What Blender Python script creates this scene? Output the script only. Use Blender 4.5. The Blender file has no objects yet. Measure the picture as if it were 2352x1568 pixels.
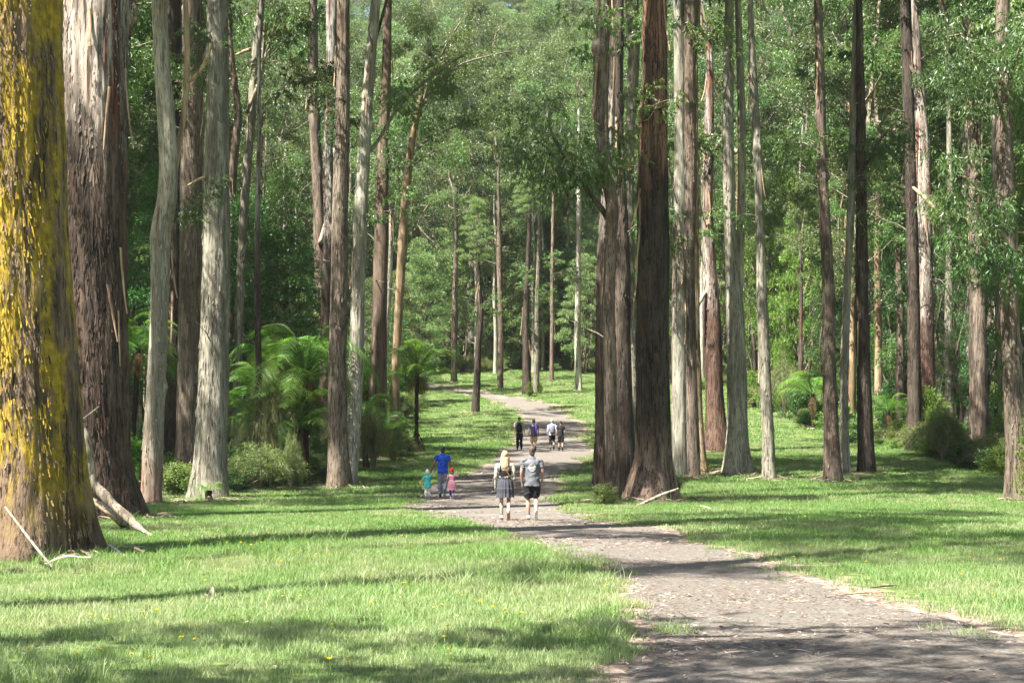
import bpy, bmesh, math, random
import numpy as np
from mathutils import Vector, Matrix
from mathutils.bvhtree import BVHTree

# ------------------------------------------------------------------ camera, sky, sun, exposure
SC = bpy.context.scene
COL = SC.collection
CAMH = 1.7                       # eye height; camera level, lens shifted up
cam_d = bpy.data.cameras.new('camera')
cam = bpy.data.objects.new('camera', cam_d); COL.objects.link(cam)
cam.location = (0, 0, CAMH); cam.rotation_euler = (math.radians(90), 0, 0)
cam_d.sensor_width = 36; cam_d.lens = 56.25; cam_d.shift_y = 111 / 1024
cam_d.clip_start = 0.1; cam_d.clip_end = 3000
SC.camera = cam

SUN_EL, SUN_AZ = math.radians(58), math.atan2(-0.80, -0.60)   # azimuth measured from +Y towards +X
SUN = Vector((math.sin(SUN_AZ) * math.cos(SUN_EL), math.cos(SUN_AZ) * math.cos(SUN_EL), math.sin(SUN_EL)))
world = bpy.data.worlds.new('World'); SC.world = world; world.use_nodes = True
wn = world.node_tree.nodes; wl = world.node_tree.links
sky = wn.new('ShaderNodeTexSky'); sky.sky_type = 'NISHITA'; sky.sun_disc = False
sky.sun_elevation = SUN_EL; sky.sun_rotation = SUN_AZ % (2 * math.pi)
sky.air_density = 1.0; sky.dust_density = 2.0; sky.ozone_density = 1.0
wl.new(sky.outputs[0], wn['Background'].inputs[0]); wn['Background'].inputs[1].default_value = 0.055
sun_d = bpy.data.lights.new('sun', 'SUN'); sun_d.energy = 5.0; sun_d.angle = math.radians(0.45)
sun_d.color = (1.0, 0.975, 0.93)
sun_o = bpy.data.objects.new('sun', sun_d); COL.objects.link(sun_o)
sun_o.rotation_euler = SUN.to_track_quat('Z', 'Y').to_euler()
SC.view_settings.view_transform = 'Standard'; SC.view_settings.look = 'None'
SC.view_settings.gamma = 1.0; SC.view_settings.exposure = 2.25
SC.render.engine = 'CYCLES'
SC.cycles.max_bounces = 8; SC.cycles.diffuse_bounces = 4; SC.cycles.glossy_bounces = 2
SC.cycles.transmission_bounces = 4; SC.cycles.transparent_max_bounces = 8
SC.cycles.use_denoising = True
SC.cycles.sample_clamp_indirect = 4.0
SC.cycles.use_adaptive_sampling = False
SC.cycles.caustics_reflective = False; SC.cycles.caustics_refractive = False

random.seed(11)
rng = np.random.default_rng(11)
# ------------------------------------------------------------------ picture <-> place (survey numbers in px of a 2352 px wide print)
F, CX, YH = 3675.0, 1176.0, 1038.2
def sstep(a, b, x):
    t = np.clip((np.asarray(x, float) - a) / (b - a), 0, 1); return t * t * (3 - 2 * t)

# ------------------------------------------------------------------ value noise
_tab = np.random.default_rng(5).random((64, 256, 256))
def vnoise(u, v, seed=0, per=256):
    u = np.asarray(u, float); v = np.asarray(v, float)
    iu = np.floor(u).astype(int); iv = np.floor(v).astype(int)
    fu = u - iu; fv = v - iv
    fu = fu * fu * (3 - 2 * fu); fv = fv * fv * (3 - 2 * fv)
    T = _tab[seed % 64]
    a = T[iu % per, iv % 256]; b = T[(iu + 1) % per, iv % 256]
    c = T[iu % per, (iv + 1) % 256]; d = T[(iu + 1) % per, (iv + 1) % 256]
    return (a * (1 - fu) + b * fu) * (1 - fv) + (c * (1 - fu) + d * fu) * fv
def fbm(u, v, seed=0, oct=4, per=256):
    s = 0; a = 0.5; k = 1
    for i in range(oct):
        s = s + a * vnoise(np.asarray(u) * k, np.asarray(v) * k, seed + i, min(256, per * k)); a *= 0.5; k *= 2
    return s / (1 - 0.5 ** oct)

# ------------------------------------------------------------------ ground height
_py = [-200, 0, 50, 59, 75, 89, 105, 120, 150, 180, 200, 230, 260, 300, 400, 700]
_pz = [0, 0, 0, .08, .9, 1.8, 3.0, 4.4, 7.7, 11.2, 14, 21, 31, 47, 95, 260]
_ty = np.arange(-200, 700, 0.5); _tz = np.interp(_ty, _py, _pz)
_k = np.exp(-0.5 * (np.arange(-24, 25) / 9.0) ** 2); _k /= _k.sum()
_tz = np.convolve(np.pad(_tz, 24, mode='edge'), _k, mode='valid')
def ground(X, Y):
    X = np.asarray(X, float); Y = np.asarray(Y, float)
    z = np.interp(Y, _ty, _tz)
    z = z + (vnoise(X / 9 + 40, Y / 11 + 40, 3) - 0.5) * 0.22 * sstep(4, 14, Y) + (vnoise(X / 31 + 9, Y / 31 + 9, 4) - 0.5) * 0.5 * sstep(30, 90, Y)
    return z
def gz(x, y): return float(ground(x, y))
_scan = np.arange(5.0, 420.0, 0.05)
def ground_at(px, py):
    """point of the ground seen at print position (px, py)"""
    X = (px - CX) * _scan / F; zr = CAMH - (py - YH) * _scan / F
    hit = np.nonzero(ground(X, _scan) >= zr)[0]
    i = hit[0] if len(hit) else len(_scan) - 1
    return float(X[i]), float(_scan[i])
def at_depth(px, py, Y): return ((px - CX) * Y / F, Y, CAMH - (py - YH) * Y / F)

# ------------------------------------------------------------------ mesh helpers
def new_mesh(name, V, Q, smooth=True, tint=None, midx=None):
    V = np.asarray(V, np.float32).reshape(-1, 3); Q = np.asarray(Q, np.int32).reshape(-1, 4)
    me = bpy.data.meshes.new(name)
    me.vertices.add(len(V)); me.vertices.foreach_set('co', V.ravel())
    me.loops.add(Q.size); me.loops.foreach_set('vertex_index', Q.ravel())
    me.polygons.add(len(Q)); me.polygons.foreach_set('loop_start', np.arange(0, Q.size, 4, dtype=np.int32))
    if midx is not None: me.polygons.foreach_set('material_index', np.asarray(midx, np.int32))
    me.update(calc_edges=True)
    me.polygons.foreach_set('use_smooth', np.full(len(Q), smooth, dtype=bool))
    if tint is not None:
        a = me.attributes.new('tint', 'FLOAT', 'FACE'); a.data.foreach_set('value', np.asarray(tint, np.float32))
    me.validate()
    return me
def link(name, data, parent=None, mats=(), loc=None):
    o = bpy.data.objects.new(name, data); COL.objects.link(o)
    if parent is not None: o.parent = parent
    if loc is not None: o.location = loc
    if data is not None and not len(data.materials):
        for m in mats: data.materials.append(m)
    return o
def tag(o, label, cat, group=None, kind=None):
    if label: o['label'] = label
    if cat: o['category'] = cat
    if group: o['group'] = group
    if kind: o['kind'] = kind
    return o
def thing(name, label, cat, loc, group=None):
    o = link(name, None); o.location = loc; o.empty_display_size = 0.3
    return tag(o, label, cat, group)
class Geo:
    """collects quads"""
    def __init__(s): s.V = []; s.Q = []; s.T = []; s.M = []; s.n = 0
    def add(s, V, Q, tint=0.5, m=0):
        V = np.asarray(V, float).reshape(-1, 3); Q = np.asarray(Q, int).reshape(-1, 4)
        s.V.append(V); s.Q.append(Q + s.n); s.n += len(V)
        s.T.append(np.broadcast_to(np.asarray(tint, float), (len(Q),))); s.M.append(np.full(len(Q), m))
        return s
    def mesh(s, name, smooth=True):
        return new_mesh(name, np.concatenate(s.V), np.concatenate(s.Q), smooth, np.concatenate(s.T), np.concatenate(s.M))
def catmull(P, n):
    P = np.asarray(P, float)
    if len(P) == 2: t = np.linspace(0, 1, n)[:, None]; return P[0] * (1 - t) + P[1] * t
    d = np.r_[0, np.cumsum(np.linalg.norm(np.diff(P[:, :3], axis=0), axis=1))]
    t = np.linspace(0, d[-1], n)
    m = np.gradient(P, d, axis=0)
    i = np.clip(np.searchsorted(d, t, side='right') - 1, 0, len(P) - 2)
    h = (d[i + 1] - d[i])[:, None]; u = ((t - d[i])[:, None]) / h
    return ((2 * u**3 - 3 * u**2 + 1) * P[i] + (u**3 - 2 * u**2 + u) * h * m[i]
            + (-2 * u**3 + 3 * u**2) * P[i + 1] + (u**3 - u**2) * h * m[i + 1])
def frames(C):
    T = np.gradient(C, axis=0); T /= np.linalg.norm(T, axis=1)[:, None] + 1e-9
    ref = np.array([0, 1., 0]) if abs(T[:, 1]).mean() < 0.8 else np.array([1., 0, 0])
    A = np.cross(ref, T); A /= np.linalg.norm(A, axis=1)[:, None] + 1e-9
    B = np.cross(T, A)
    return A, B
def ring_quads(n, seg):
    i = np.arange(n - 1)[:, None] * seg; j = np.arange(seg)[None]; k = (j + 1) % seg
    return np.stack([i + j, i + k, i + seg + k, i + seg + j], -1).reshape(-1, 4)
def tube(P, R, seg=6, n=None):
    """P points, R radii; ends closed to a point"""
    P = np.asarray(P, float); R = np.asarray(R, float)
    n = n or max(3, len(P))
    C = catmull(np.c_[P, R], n); R = np.maximum(C[:, 3], 0.0015); C = C[:, :3]
    C = np.r_[C[:1], C, C[-1:]]; R = np.r_[R[0] * .02, R, R[-1] * .02]
    A, B = frames(C[1:-1]); A = np.r_[A[:1], A, A[-1:]]; B = np.r_[B[:1], B, B[-1:]]
    th = np.arange(seg) * 2 * np.pi / seg
    V = C[:, None] + R[:, None, None] * (A[:, None] * np.cos(th)[None, :, None] + B[:, None] * np.sin(th)[None, :, None])
    return V.reshape(-1, 3), ring_quads(len(C), seg)
def kites(P, D, L, W, r, bend=0.0):
    """leaf blades: base P, axis D, length L, width W"""
    N = len(P); L = np.broadcast_to(L, (N,))[:, None]; W = np.broadcast_to(W, (N,))[:, None]
    D = D / (np.linalg.norm(D, axis=1)[:, None] + 1e-9)
    S = np.cross(D, r.normal(size=(N, 3))); S /= np.linalg.norm(S, axis=1)[:, None] + 1e-9
    U = np.cross(S, D)
    V = np.stack([P, P + D * L * .42 + S * W * .5 + U * L * bend, P + D * L, P + D * L * .42 - S * W * .5 + U * L * bend], 1)
    Q = np.arange(N * 4).reshape(N, 4)
    return V.reshape(-1, 3), Q

# ------------------------------------------------------------------ materials
def mat(name):
    m = bpy.data.materials.new(name); m.use_nodes = True
    nt = m.node_tree; nt.nodes.clear()
    out = nt.nodes.new('ShaderNodeOutputMaterial')
    return m, nt, out
class N:
    def __init__(s, nt): s.nt = nt
    def new(s, t, **kw):
        n = s.nt.nodes.new(t)
        for k, v in kw.items(): setattr(n, k, v)
        return n
    def set(s, n, i, v):
        if hasattr(v, 'links') or isinstance(v, bpy.types.NodeSocket): s.nt.links.new(v, n.inputs[i])
        else: n.inputs[i].default_value = v
    def mix(s, f, a, b, mode='MIX'):
        n = s.new('ShaderNodeMix', data_type='RGBA', blend_type=mode)
        s.set(n, 0, f); s.set(n, 6, a if not isinstance(a, tuple) else (*a[:3], 1)); s.set(n, 7, b if not isinstance(b, tuple) else (*b[:3], 1))
        return n.outputs[2]
    def math(s, op, a, b=0.0, clamp=False):
        n = s.new('ShaderNodeMath', operation=op, use_clamp=clamp); s.set(n, 0, a); s.set(n, 1, b); return n.outputs[0]
    def noise(s, vec, scale, detail=4, rough=0.55, w=None):
        n = s.new('ShaderNodeTexNoise'); s.set(n, 'Vector', vec); s.set(n, 'Scale', scale); s.set(n, 'Detail', detail); s.set(n, 'Roughness', rough)
        return n.outputs[0]
    def ramp(s, f, a, b):
        n = s.new('ShaderNodeMapRange', interpolation_type='SMOOTHSTEP'); s.set(n, 0, f); s.set(n, 1, a); s.set(n, 2, b); return n.outputs[0]
    def scale(s, vec, sc, loc=(0, 0, 0)):
        n = s.new('ShaderNodeMapping'); s.set(n, 0, vec); s.set(n, 1, loc); s.set(n, 3, sc); return n.outputs[0]
    def bump(s, h, strength, dist):
        n = s.new('ShaderNodeBump'); s.set(n, 'Height', h); s.set(n, 'Strength', strength); s.set(n, 'Distance', dist); return n.outputs[0]
    def bsdf(s, color, rough=0.8, spec=0.2, normal=None):
        n = s.new('ShaderNodeBsdfPrincipled'); s.set(n, 'Base Color', color if not isinstance(color, tuple) else (*color[:3], 1))
        s.set(n, 'Roughness', rough); s.set(n, 'Specular IOR Level', spec)
        if normal is not None: s.set(n, 'Normal', normal)
        return n
def bark(name, light, dark, accent, acc=0.35, streak=9.0, fine=30.0, top=None, z0=8, z1=16, moss=0.0, mosscol=(.42, .26, .012), bumpd=0.03, base=None, contrast=(.36, .62)):
    m, nt, out = mat(name); n = N(nt)
    co = n.new('ShaderNodeTexCoord').outputs['Object']
    oi = n.new('ShaderNodeObjectInfo')
    off = n.new('ShaderNodeVectorMath', operation='SCALE'); n.set(off, 0, (13.1, 7.7, 3.3)); n.set(off, 'Scale', oi.outputs['Random'])
    ad = n.new('ShaderNodeVectorMath', operation='ADD'); n.set(ad, 0, co); n.set(ad, 1, off.outputs[0])
    v = ad.outputs[0]
    vs = n.scale(v, (1, 1, .09)); vf = n.scale(v, (1, 1, .16)); vl = n.scale(v, (1, 1, .3))
    light, dark, accent = [tuple(x * k_ for x, k_ in zip(c_, (.585, .585, .53))) for c_ in (light, dark, accent)]
    if top is not None: top = tuple(x * .66 for x in top)
    if base is not None: base = tuple(x * .62 for x in base)
    a = n.noise(vs, streak, 5, .7); b = n.noise(vf, fine, 4, .6); c = n.noise(vl, 1.6, 4, .6); d = n.noise(vs, 3.2, 3, .5)
    col = n.mix(n.ramp(a, *contrast), dark, light)
    col = n.mix(n.math('MULTIPLY', n.ramp(d, .5, .62), acc), col, accent)
    col = n.mix(n.math('MULTIPLY', n.ramp(c, .35, .7), .55), col, tuple(x * 1.35 for x in light))
    if top is not None:
        sz = n.new('ShaderNodeSeparateXYZ'); n.set(sz, 0, co)
        h = n.math('ADD', sz.outputs[2], n.math('MULTIPLY', n.math('SUBTRACT', n.noise(n.scale(v, (1, 1, .15)), 1.8, 4), .5), (z1 - z0) * 1.6))
        tc = n.mix(n.ramp(n.noise(n.scale(v, (1, 1, .06)), 5, 3), .4, .66), top, tuple(x * .55 for x in top))
        tc = n.mix(n.ramp(n.noise(n.scale(v, (1, 1, .05)), 3.0, 2), .55, .63), tc, accent)
        col = n.mix(n.ramp(h, z0, z1), col, tc)
    if base is not None:
        sz2 = n.new('ShaderNodeSeparateXYZ'); n.set(sz2, 0, co)
        h2 = n.math('ADD', sz2.outputs[2], n.math('MULTIPLY', n.math('SUBTRACT', c, .5), 2.2))
        col = n.mix(n.math('MULTIPLY', n.ramp(h2, 3.2, .9), .75), col, base)
    stain = n.noise(n.scale(v, (1, 1, .12), (5, 5, 5)), 1.1, 4, .6)
    col = n.mix(n.math('MULTIPLY', n.ramp(stain, .50, .64), .75), col, tuple(x * 1.2 for x in dark))
    blot = n.noise(n.scale(v, (1, 1, .38), (2, 8, 1)), 4.0, 3, .55)
    col = n.mix(n.math('MULTIPLY', n.ramp(blot, .57, .61), .55), col, tuple(x * 1.7 for x in dark))
    blot2 = n.noise(n.scale(v, (1, 1, .22), (9, 1, 4)), 2.6, 3, .55)
    col = n.mix(n.math('MULTIPLY', n.ramp(blot2, .56, .60), .5), col, tuple(x * 1.3 for x in light))
    crack = n.ramp(n.noise(n.scale(v, (1, 1, .07)), streak * 2.2, 4, .65), .40, .47)
    col = n.mix(n.math('MULTIPLY', n.math('SUBTRACT', 1.0, crack), .8), col, tuple(x * .7 for x in dark))
    if moss > 0:
        g = n.noise(n.scale(v, (1, 1, .28)), 2.3, 5, .65); g2 = n.noise(n.scale(v, (1, 1, .22)), 13, 4, .7)
        k = n.math('ADD', n.math('MULTIPLY', g, .85), n.math('MULTIPLY', g2, .25))
        mm = n.ramp(k, .63 - moss * .22, .77 - moss * .22)
        mc = n.mix(n.ramp(n.noise(v, 7, 4), .35, .65), mosscol, tuple(x * .55 for x in mosscol))
        szm = n.new('ShaderNodeSeparateXYZ'); n.set(szm, 0, co)
        mm = n.math('MULTIPLY', mm, n.ramp(n.math('ADD', szm.outputs[2], n.math('MULTIPLY', c, 1.6)), .9, 2.6))
        col = n.mix(mm, col, mc)
    val = n.new('ShaderNodeHueSaturation'); n.set(val, 'Color', col)
    tt = n.new('ShaderNodeAttribute', attribute_name='tint').outputs['Fac']
    n.set(val, 'Value', n.math('ADD', n.math('ADD', n.math('MULTIPLY', oi.outputs['Random'], .3), .85), tt))
    hh = n.math('ADD', n.math('MULTIPLY', a, 1.0), n.math('MULTIPLY', b, .5))
    bs = n.bsdf(val.outputs[0], .85, .18, n.bump(hh, .9, bumpd))
    nt.links.new(bs.outputs[0], out.inputs[0]); return m
def leafmat(name, c0, c1, c2=None, trans=.4, rough=.42, spec=.45, amount2=.12):
    m, nt, out = mat(name); n = N(nt)
    t = n.new('ShaderNodeAttribute', attribute_name='tint').outputs['Fac']
    oi = n.new('ShaderNodeObjectInfo')
    col = n.mix(t, c0, c1)
    if c2: col = n.mix(n.ramp(t, 1 - amount2, 1 - amount2 + .02), col, c2)
    hs = n.new('ShaderNodeHueSaturation'); n.set(hs, 'Color', col)
    n.set(hs, 'Hue', n.math('ADD', n.math('MULTIPLY', oi.outputs['Random'], .05), .475))
    n.set(hs, 'Value', n.math('ADD', n.math('MULTIPLY', oi.outputs['Random'], .45), .78))
    bs = n.bsdf(hs.outputs[0], rough, spec)
    tr = n.new('ShaderNodeBsdfTranslucent')
    tc = n.mix(1.0, hs.outputs[0], (1.15, 1.2, .45), 'MULTIPLY'); n.set(tr, 0, tc)
    mx = n.new('ShaderNodeMixShader'); mx.inputs[0].default_value = trans
    nt.links.new(bs.outputs[0], mx.inputs[1]); nt.links.new(tr.outputs[0], mx.inputs[2])
    nt.links.new(mx.outputs[0], out.inputs[0]); return m
def plain(name, color, rough=.8, spec=.2, var=.25, scale=30, bump=0.0):
    m, nt, out = mat(name); n = N(nt)
    co = n.new('ShaderNodeTexCoord').outputs['Object']
    k = n.noise(co, scale, 4, .6)
    col = n.mix(n.ramp(k, .3, .7), tuple(c * (1 - var) for c in color), tuple(min(1, c * (1 + var)) for c in color))
    bs = n.bsdf(col, rough, spec, n.bump(k, bump, .01) if bump else None)
    nt.links.new(bs.outputs[0], out.inputs[0]); return m

B = {}
B['mossy'] = bark('bark_mossy', (.36, .25, .18), (.05, .034, .027), (.24, .13, .11), .5, 8, 26, moss=.70, mosscol=(.42, .28, .03), base=(.26, .17, .11), bumpd=.06)
B['brown'] = bark('bark_brown', (.19, .13, .10), (.028, .02, .017), (.22, .07, .04), .45, 8, 26, top=(.62, .50, .40), z0=8, z1=11.5, bumpd=.05)
B['hero'] = bark('bark_hero', (.085, .066, .053), (.018, .013, .011), (.15, .08, .05), .3, 7, 24, top=(.34, .18, .11), z0=9.5, z1=12.5, base=(.44, .30, .21), bumpd=.05)  # base: tan foot, its colour lifted to carry the sunlight there
B['pale'] = bark('bark_pale', (.50, .46, .39), (.19, .165, .135), (.33, .22, .15), .3, 10, 30)
B['palered'] = bark('bark_pale_red_base', (.54, .49, .40), (.24, .20, .16), (.34, .19, .12), .25, 10, 30, base=(.33, .16, .10))
B['grey'] = bark('bark_grey', (.40, .365, .30), (.13, .11, .09), (.28, .20, .15), .3, 9, 28)
B['greybrown'] = bark('bark_grey_brown', (.29, .225, .18), (.075, .055, .045), (.24, .11, .08), .5, 9, 28)
B['redbrown'] = bark('bark_red_brown', (.33, .26, .21), (.055, .04, .032), (.24, .13, .09), .4, 9, 28)
B['dark'] = bark('bark_dark', (.13, .10, .08), (.028, .022, .02), (.14, .075, .05), .4, 9, 28)
B['darkpale'] = bark('bark_dark_pale_top', (.17, .13, .105), (.04, .03, .026), (.20, .09, .06), .4, 9, 28, top=(.55, .50, .43), z0=9, z1=14)
B['white'] = bark('bark_white', (.68, .63, .53), (.24, .20, .16), (.40, .28, .19), .3, 7, 22, contrast=(.28, .5))
B['smooth'] = bark('bark_smooth_brown', (.24, .17, .125), (.09, .065, .05), (.32, .22, .16), .4, 3, 12, bumpd=.01)
B['tan'] = bark('bark_tan', (.52, .38, .25), (.25, .165, .10), (.26, .15, .09), .35, 4, 14, bumpd=.012)
B['redpale'] = bark('bark_red_pale_top', (.25, .15, .115), (.06, .038, .03), (.27, .10, .065), .5, 8, 26, top=(.66, .56, .46), z0=6.5, z1=9)
B['fern'] = bark('bark_fern_trunk', (.10, .065, .04), (.018, .013, .01), (.12, .06, .035), .4, 14, 40, bumpd=.05)
B['drift'] = bark('bark_weathered', (.46, .39, .32), (.12, .09, .07), (.30, .20, .13), .4, 9, 30, bumpd=.02)
B['strip'] = bark('bark_strip', (.42, .29, .20), (.17, .10, .07), (.5, .38, .28), .4, 9, 30, bumpd=.01)
TWIG = bark('bark_twig', (.33, .28, .22), (.11, .085, .065), (.25, .17, .12), .3, 9, 30, bumpd=.01)
L = {}
L['gum'] = leafmat('leaf_gum', (.078, .125, .032), (.15, .225, .06), (.27, .30, .16), .40, .38, .5)
L['gumdark'] = leafmat('leaf_gum_dark', (.048, .088, .022), (.095, .15, .04), (.17, .22, .08), .38, .38, .5)
L['wattle'] = leafmat('leaf_wattle', (0.125, 0.19, 0.075), (0.23, 0.31, 0.13), (0.299, 0.364, 0.169), .38, .5, .35)
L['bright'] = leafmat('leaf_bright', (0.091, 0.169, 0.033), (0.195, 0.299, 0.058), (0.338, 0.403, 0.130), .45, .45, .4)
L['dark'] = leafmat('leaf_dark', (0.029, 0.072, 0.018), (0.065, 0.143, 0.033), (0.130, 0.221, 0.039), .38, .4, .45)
L['weep'] = leafmat('leaf_weeping', (0.111, 0.156, 0.046), (0.208, 0.247, 0.091), (0.325, 0.312, 0.182), .4, .55, .3)
L['fern'] = leafmat('leaf_fern', (.08, .165, .026), (.17, .30, .052), None, .45, .45, .35)
L['ferndead'] = leafmat('leaf_fern_dead', (.15, .085, .04), (.24, .15, .075), None, .25, .7, .2)
# ------------------------------------------------------------------ path outline (left and right edge against depth)
_pl = [(1300, 2400), (1380, 1900), (1425, 1650), (1440, 1568), (1475, 1450), (1440, 1350), (1370, 1300), (1250, 1250), (1100, 1206), (990, 1188), (925, 1163), (950, 1130), (1040, 1098),
       (1090, 1078), (1130, 1050), (1160, 1030), (1185, 1005), (1205, 975), (1200, 950), (1150, 925), (1080, 905), (1030, 895), (990, 888), (900, 880)]
_pr = [(4400, 2400), (3200, 1720), (2700, 1545), (2352, 1458), (2200, 1418), (2050, 1388), (1900, 1342), (1750, 1286), (1600, 1240), (1480, 1211), (1380, 1190), (1300, 1165), (1272, 1130),
       (1285, 1100), (1320, 1075), (1362, 1045), (1372, 1025), (1325, 1005), (1332, 980), (1320, 955), (1260, 930), (1200, 915), (1110, 900), (1010, 883), (900, 874)]
def _edge(pts):
    w = np.array([ground_at(*p) for p in pts]); o = np.argsort(w[:, 1]); return w[o]
PL, PR = _edge(_pl), _edge(_pr)
PY0, PY1 = 3.0, float(min(PL[-1, 1], PR[-1, 1]))
def path_edges(Y):
    wob = 0.10 + 0.002 * Y
    l = np.interp(Y, PL[:, 1], PL[:, 0]) + (fbm(Y * 1.1, Y * 0 + 3.3, 8, 4) - .5) * 7 * wob
    r = np.interp(Y, PR[:, 1], PR[:, 0]) + (fbm(Y * 0.9, Y * 0 + 9.3, 12, 4) - .5) * 9 * wob
    return l, r
def path_in(X, Y):
    """signed distance-like: positive inside the path"""
    l, r = path_edges(Y)
    d = np.minimum(X - l, r - X)
    return np.where((Y < PY0) | (Y > PY1 + 1), -9.0, d)

# ------------------------------------------------------------------ terrain
yl = np.r_[np.arange(-60, 4, 4.0), np.arange(4, 45, .3), np.arange(45, 110, .7), np.arange(110, 200, 2.2), np.arange(200, 460, 8.0)]
u = np.linspace(-1, 1, 241); xl = np.sign(u) * (np.abs(u) * 34 + np.abs(u) ** 4 * 190)
XX, YY = np.meshgrid(xl, yl)
ZZ = ground(XX, YY) - 0.07 * sstep(0.05, 0.5, path_in(XX, YY))
nx, ny = len(xl), len(yl)
ii = (np.arange(ny - 1)[:, None] * nx + np.arange(nx - 1)[None]).ravel()
gm, nt, out = mat('forest_lawn'); n = N(nt)
geo = n.new('ShaderNodeNewGeometry'); P = geo.outputs['Position']
k1 = n.noise(P, .35, 5, .6); k2 = n.noise(P, 6, 4, .6); k3 = n.noise(n.scale(P, (1, .35, 1)), 1.3, 4, .6)
c = n.mix(n.ramp(k2, .35, .68), (.05, .075, .022), (.115, .16, .045))
c = n.mix(n.math('MULTIPLY', n.ramp(k1, .52, .7), .5), c, (.21, .21, .09))
c = n.mix(n.math('MULTIPLY', n.ramp(k3, .62, .72), .7), c, (.20, .15, .10))
ve = n.new('ShaderNodeAttribute', attribute_name='verge').outputs['Fac']
c = n.mix(n.ramp(n.math('ADD', ve, n.math('MULTIPLY', n.math('SUBTRACT', n.noise(P, 5, 4, .6), .5), .8)), .3, .6), c, n.mix(n.ramp(k2, .35, .65), (.13, .095, .07), (.27, .21, .16)))
bs = n.bsdf(c, .9, .1, n.bump(k2, .6, .05)); nt.links.new(bs.outputs[0], out.inputs[0])
LAWN = gm
o = link('lawn_ground', new_mesh('lawn_ground', np.c_[XX.ravel(), YY.ravel(), ZZ.ravel()], np.stack([ii, ii + 1, ii + nx + 1, ii + nx], 1)), mats=[gm])
va = o.data.attributes.new('verge', 'FLOAT', 'POINT')
_d = path_in(XX, YY); va.data.foreach_set('value', np.where(XX > np.interp(YY, PR[:, 1], PR[:, 0]) - .5, np.exp(np.minimum(_d, 0) / .7), np.exp(np.minimum(_d, 0) / .25)).astype(np.float32).ravel())
tag(o, None, None, kind='structure')

# ------------------------------------------------------------------ path
ys = np.r_[np.arange(PY0, 40, .12), np.arange(40, 100, .3), np.arange(100, PY1, .6), PY1]
l, r = path_edges(ys); r = np.maximum(r, l + .3)
w = np.linspace(0, 1, 41)[None]
PX = l[:, None] * (1 - w) + r[:, None] * w; PYY = np.repeat(ys[:, None], 41, 1)
PZ = ground(PX, PYY) + .004 + (fbm(PX * 2.5, PYY * 2.5, 20, 3) - .5) * .03 - .06 * (np.abs(w * 2 - 1) ** 24)
pm, nt, out = mat('gravel_path'); n = N(nt)
geo = n.new('ShaderNodeNewGeometry'); P = geo.outputs['Position']
k1 = n.noise(P, .5, 4, .6); k2 = n.noise(n.scale(P, (1, .6, 1)), 14, 5, .7); k3 = n.noise(n.scale(P, (.5, 1.2, 1)), 45, 4, .7); k4 = n.noise(n.scale(P, (.6, 1, 1)), 3.0, 5, .65)
c = n.mix(n.ramp(k3, .36, .66), (.055, .047, .038), (.235, .213, .178))
c = n.mix(n.math('MULTIPLY', n.ramp(k2, .5, .66), .8), c, (.12, .088, .062))
c = n.mix(n.math('MULTIPLY', n.ramp(k4, .48, .64), .6), c, (.14, .108, .082))
c = n.mix(n.math('MULTIPLY', n.ramp(k1, .56, .70), .35), c, (.27, .255, .225))
bs = n.bsdf(c, .9, .15, n.bump(n.math('ADD', k2, k3), .8, .03)); nt.links.new(bs.outputs[0], out.inputs[0])
ii = (np.arange(len(ys) - 1)[:, None] * 41 + np.arange(40)[None]).ravel()
o = link('gravel_path', new_mesh('gravel_path', np.c_[PX.ravel(), PYY.ravel(), PZ.ravel()], np.stack([ii, ii + 1, ii + 42, ii + 41], 1)), mats=[pm])
tag(o, None, None, kind='structure')

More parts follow.
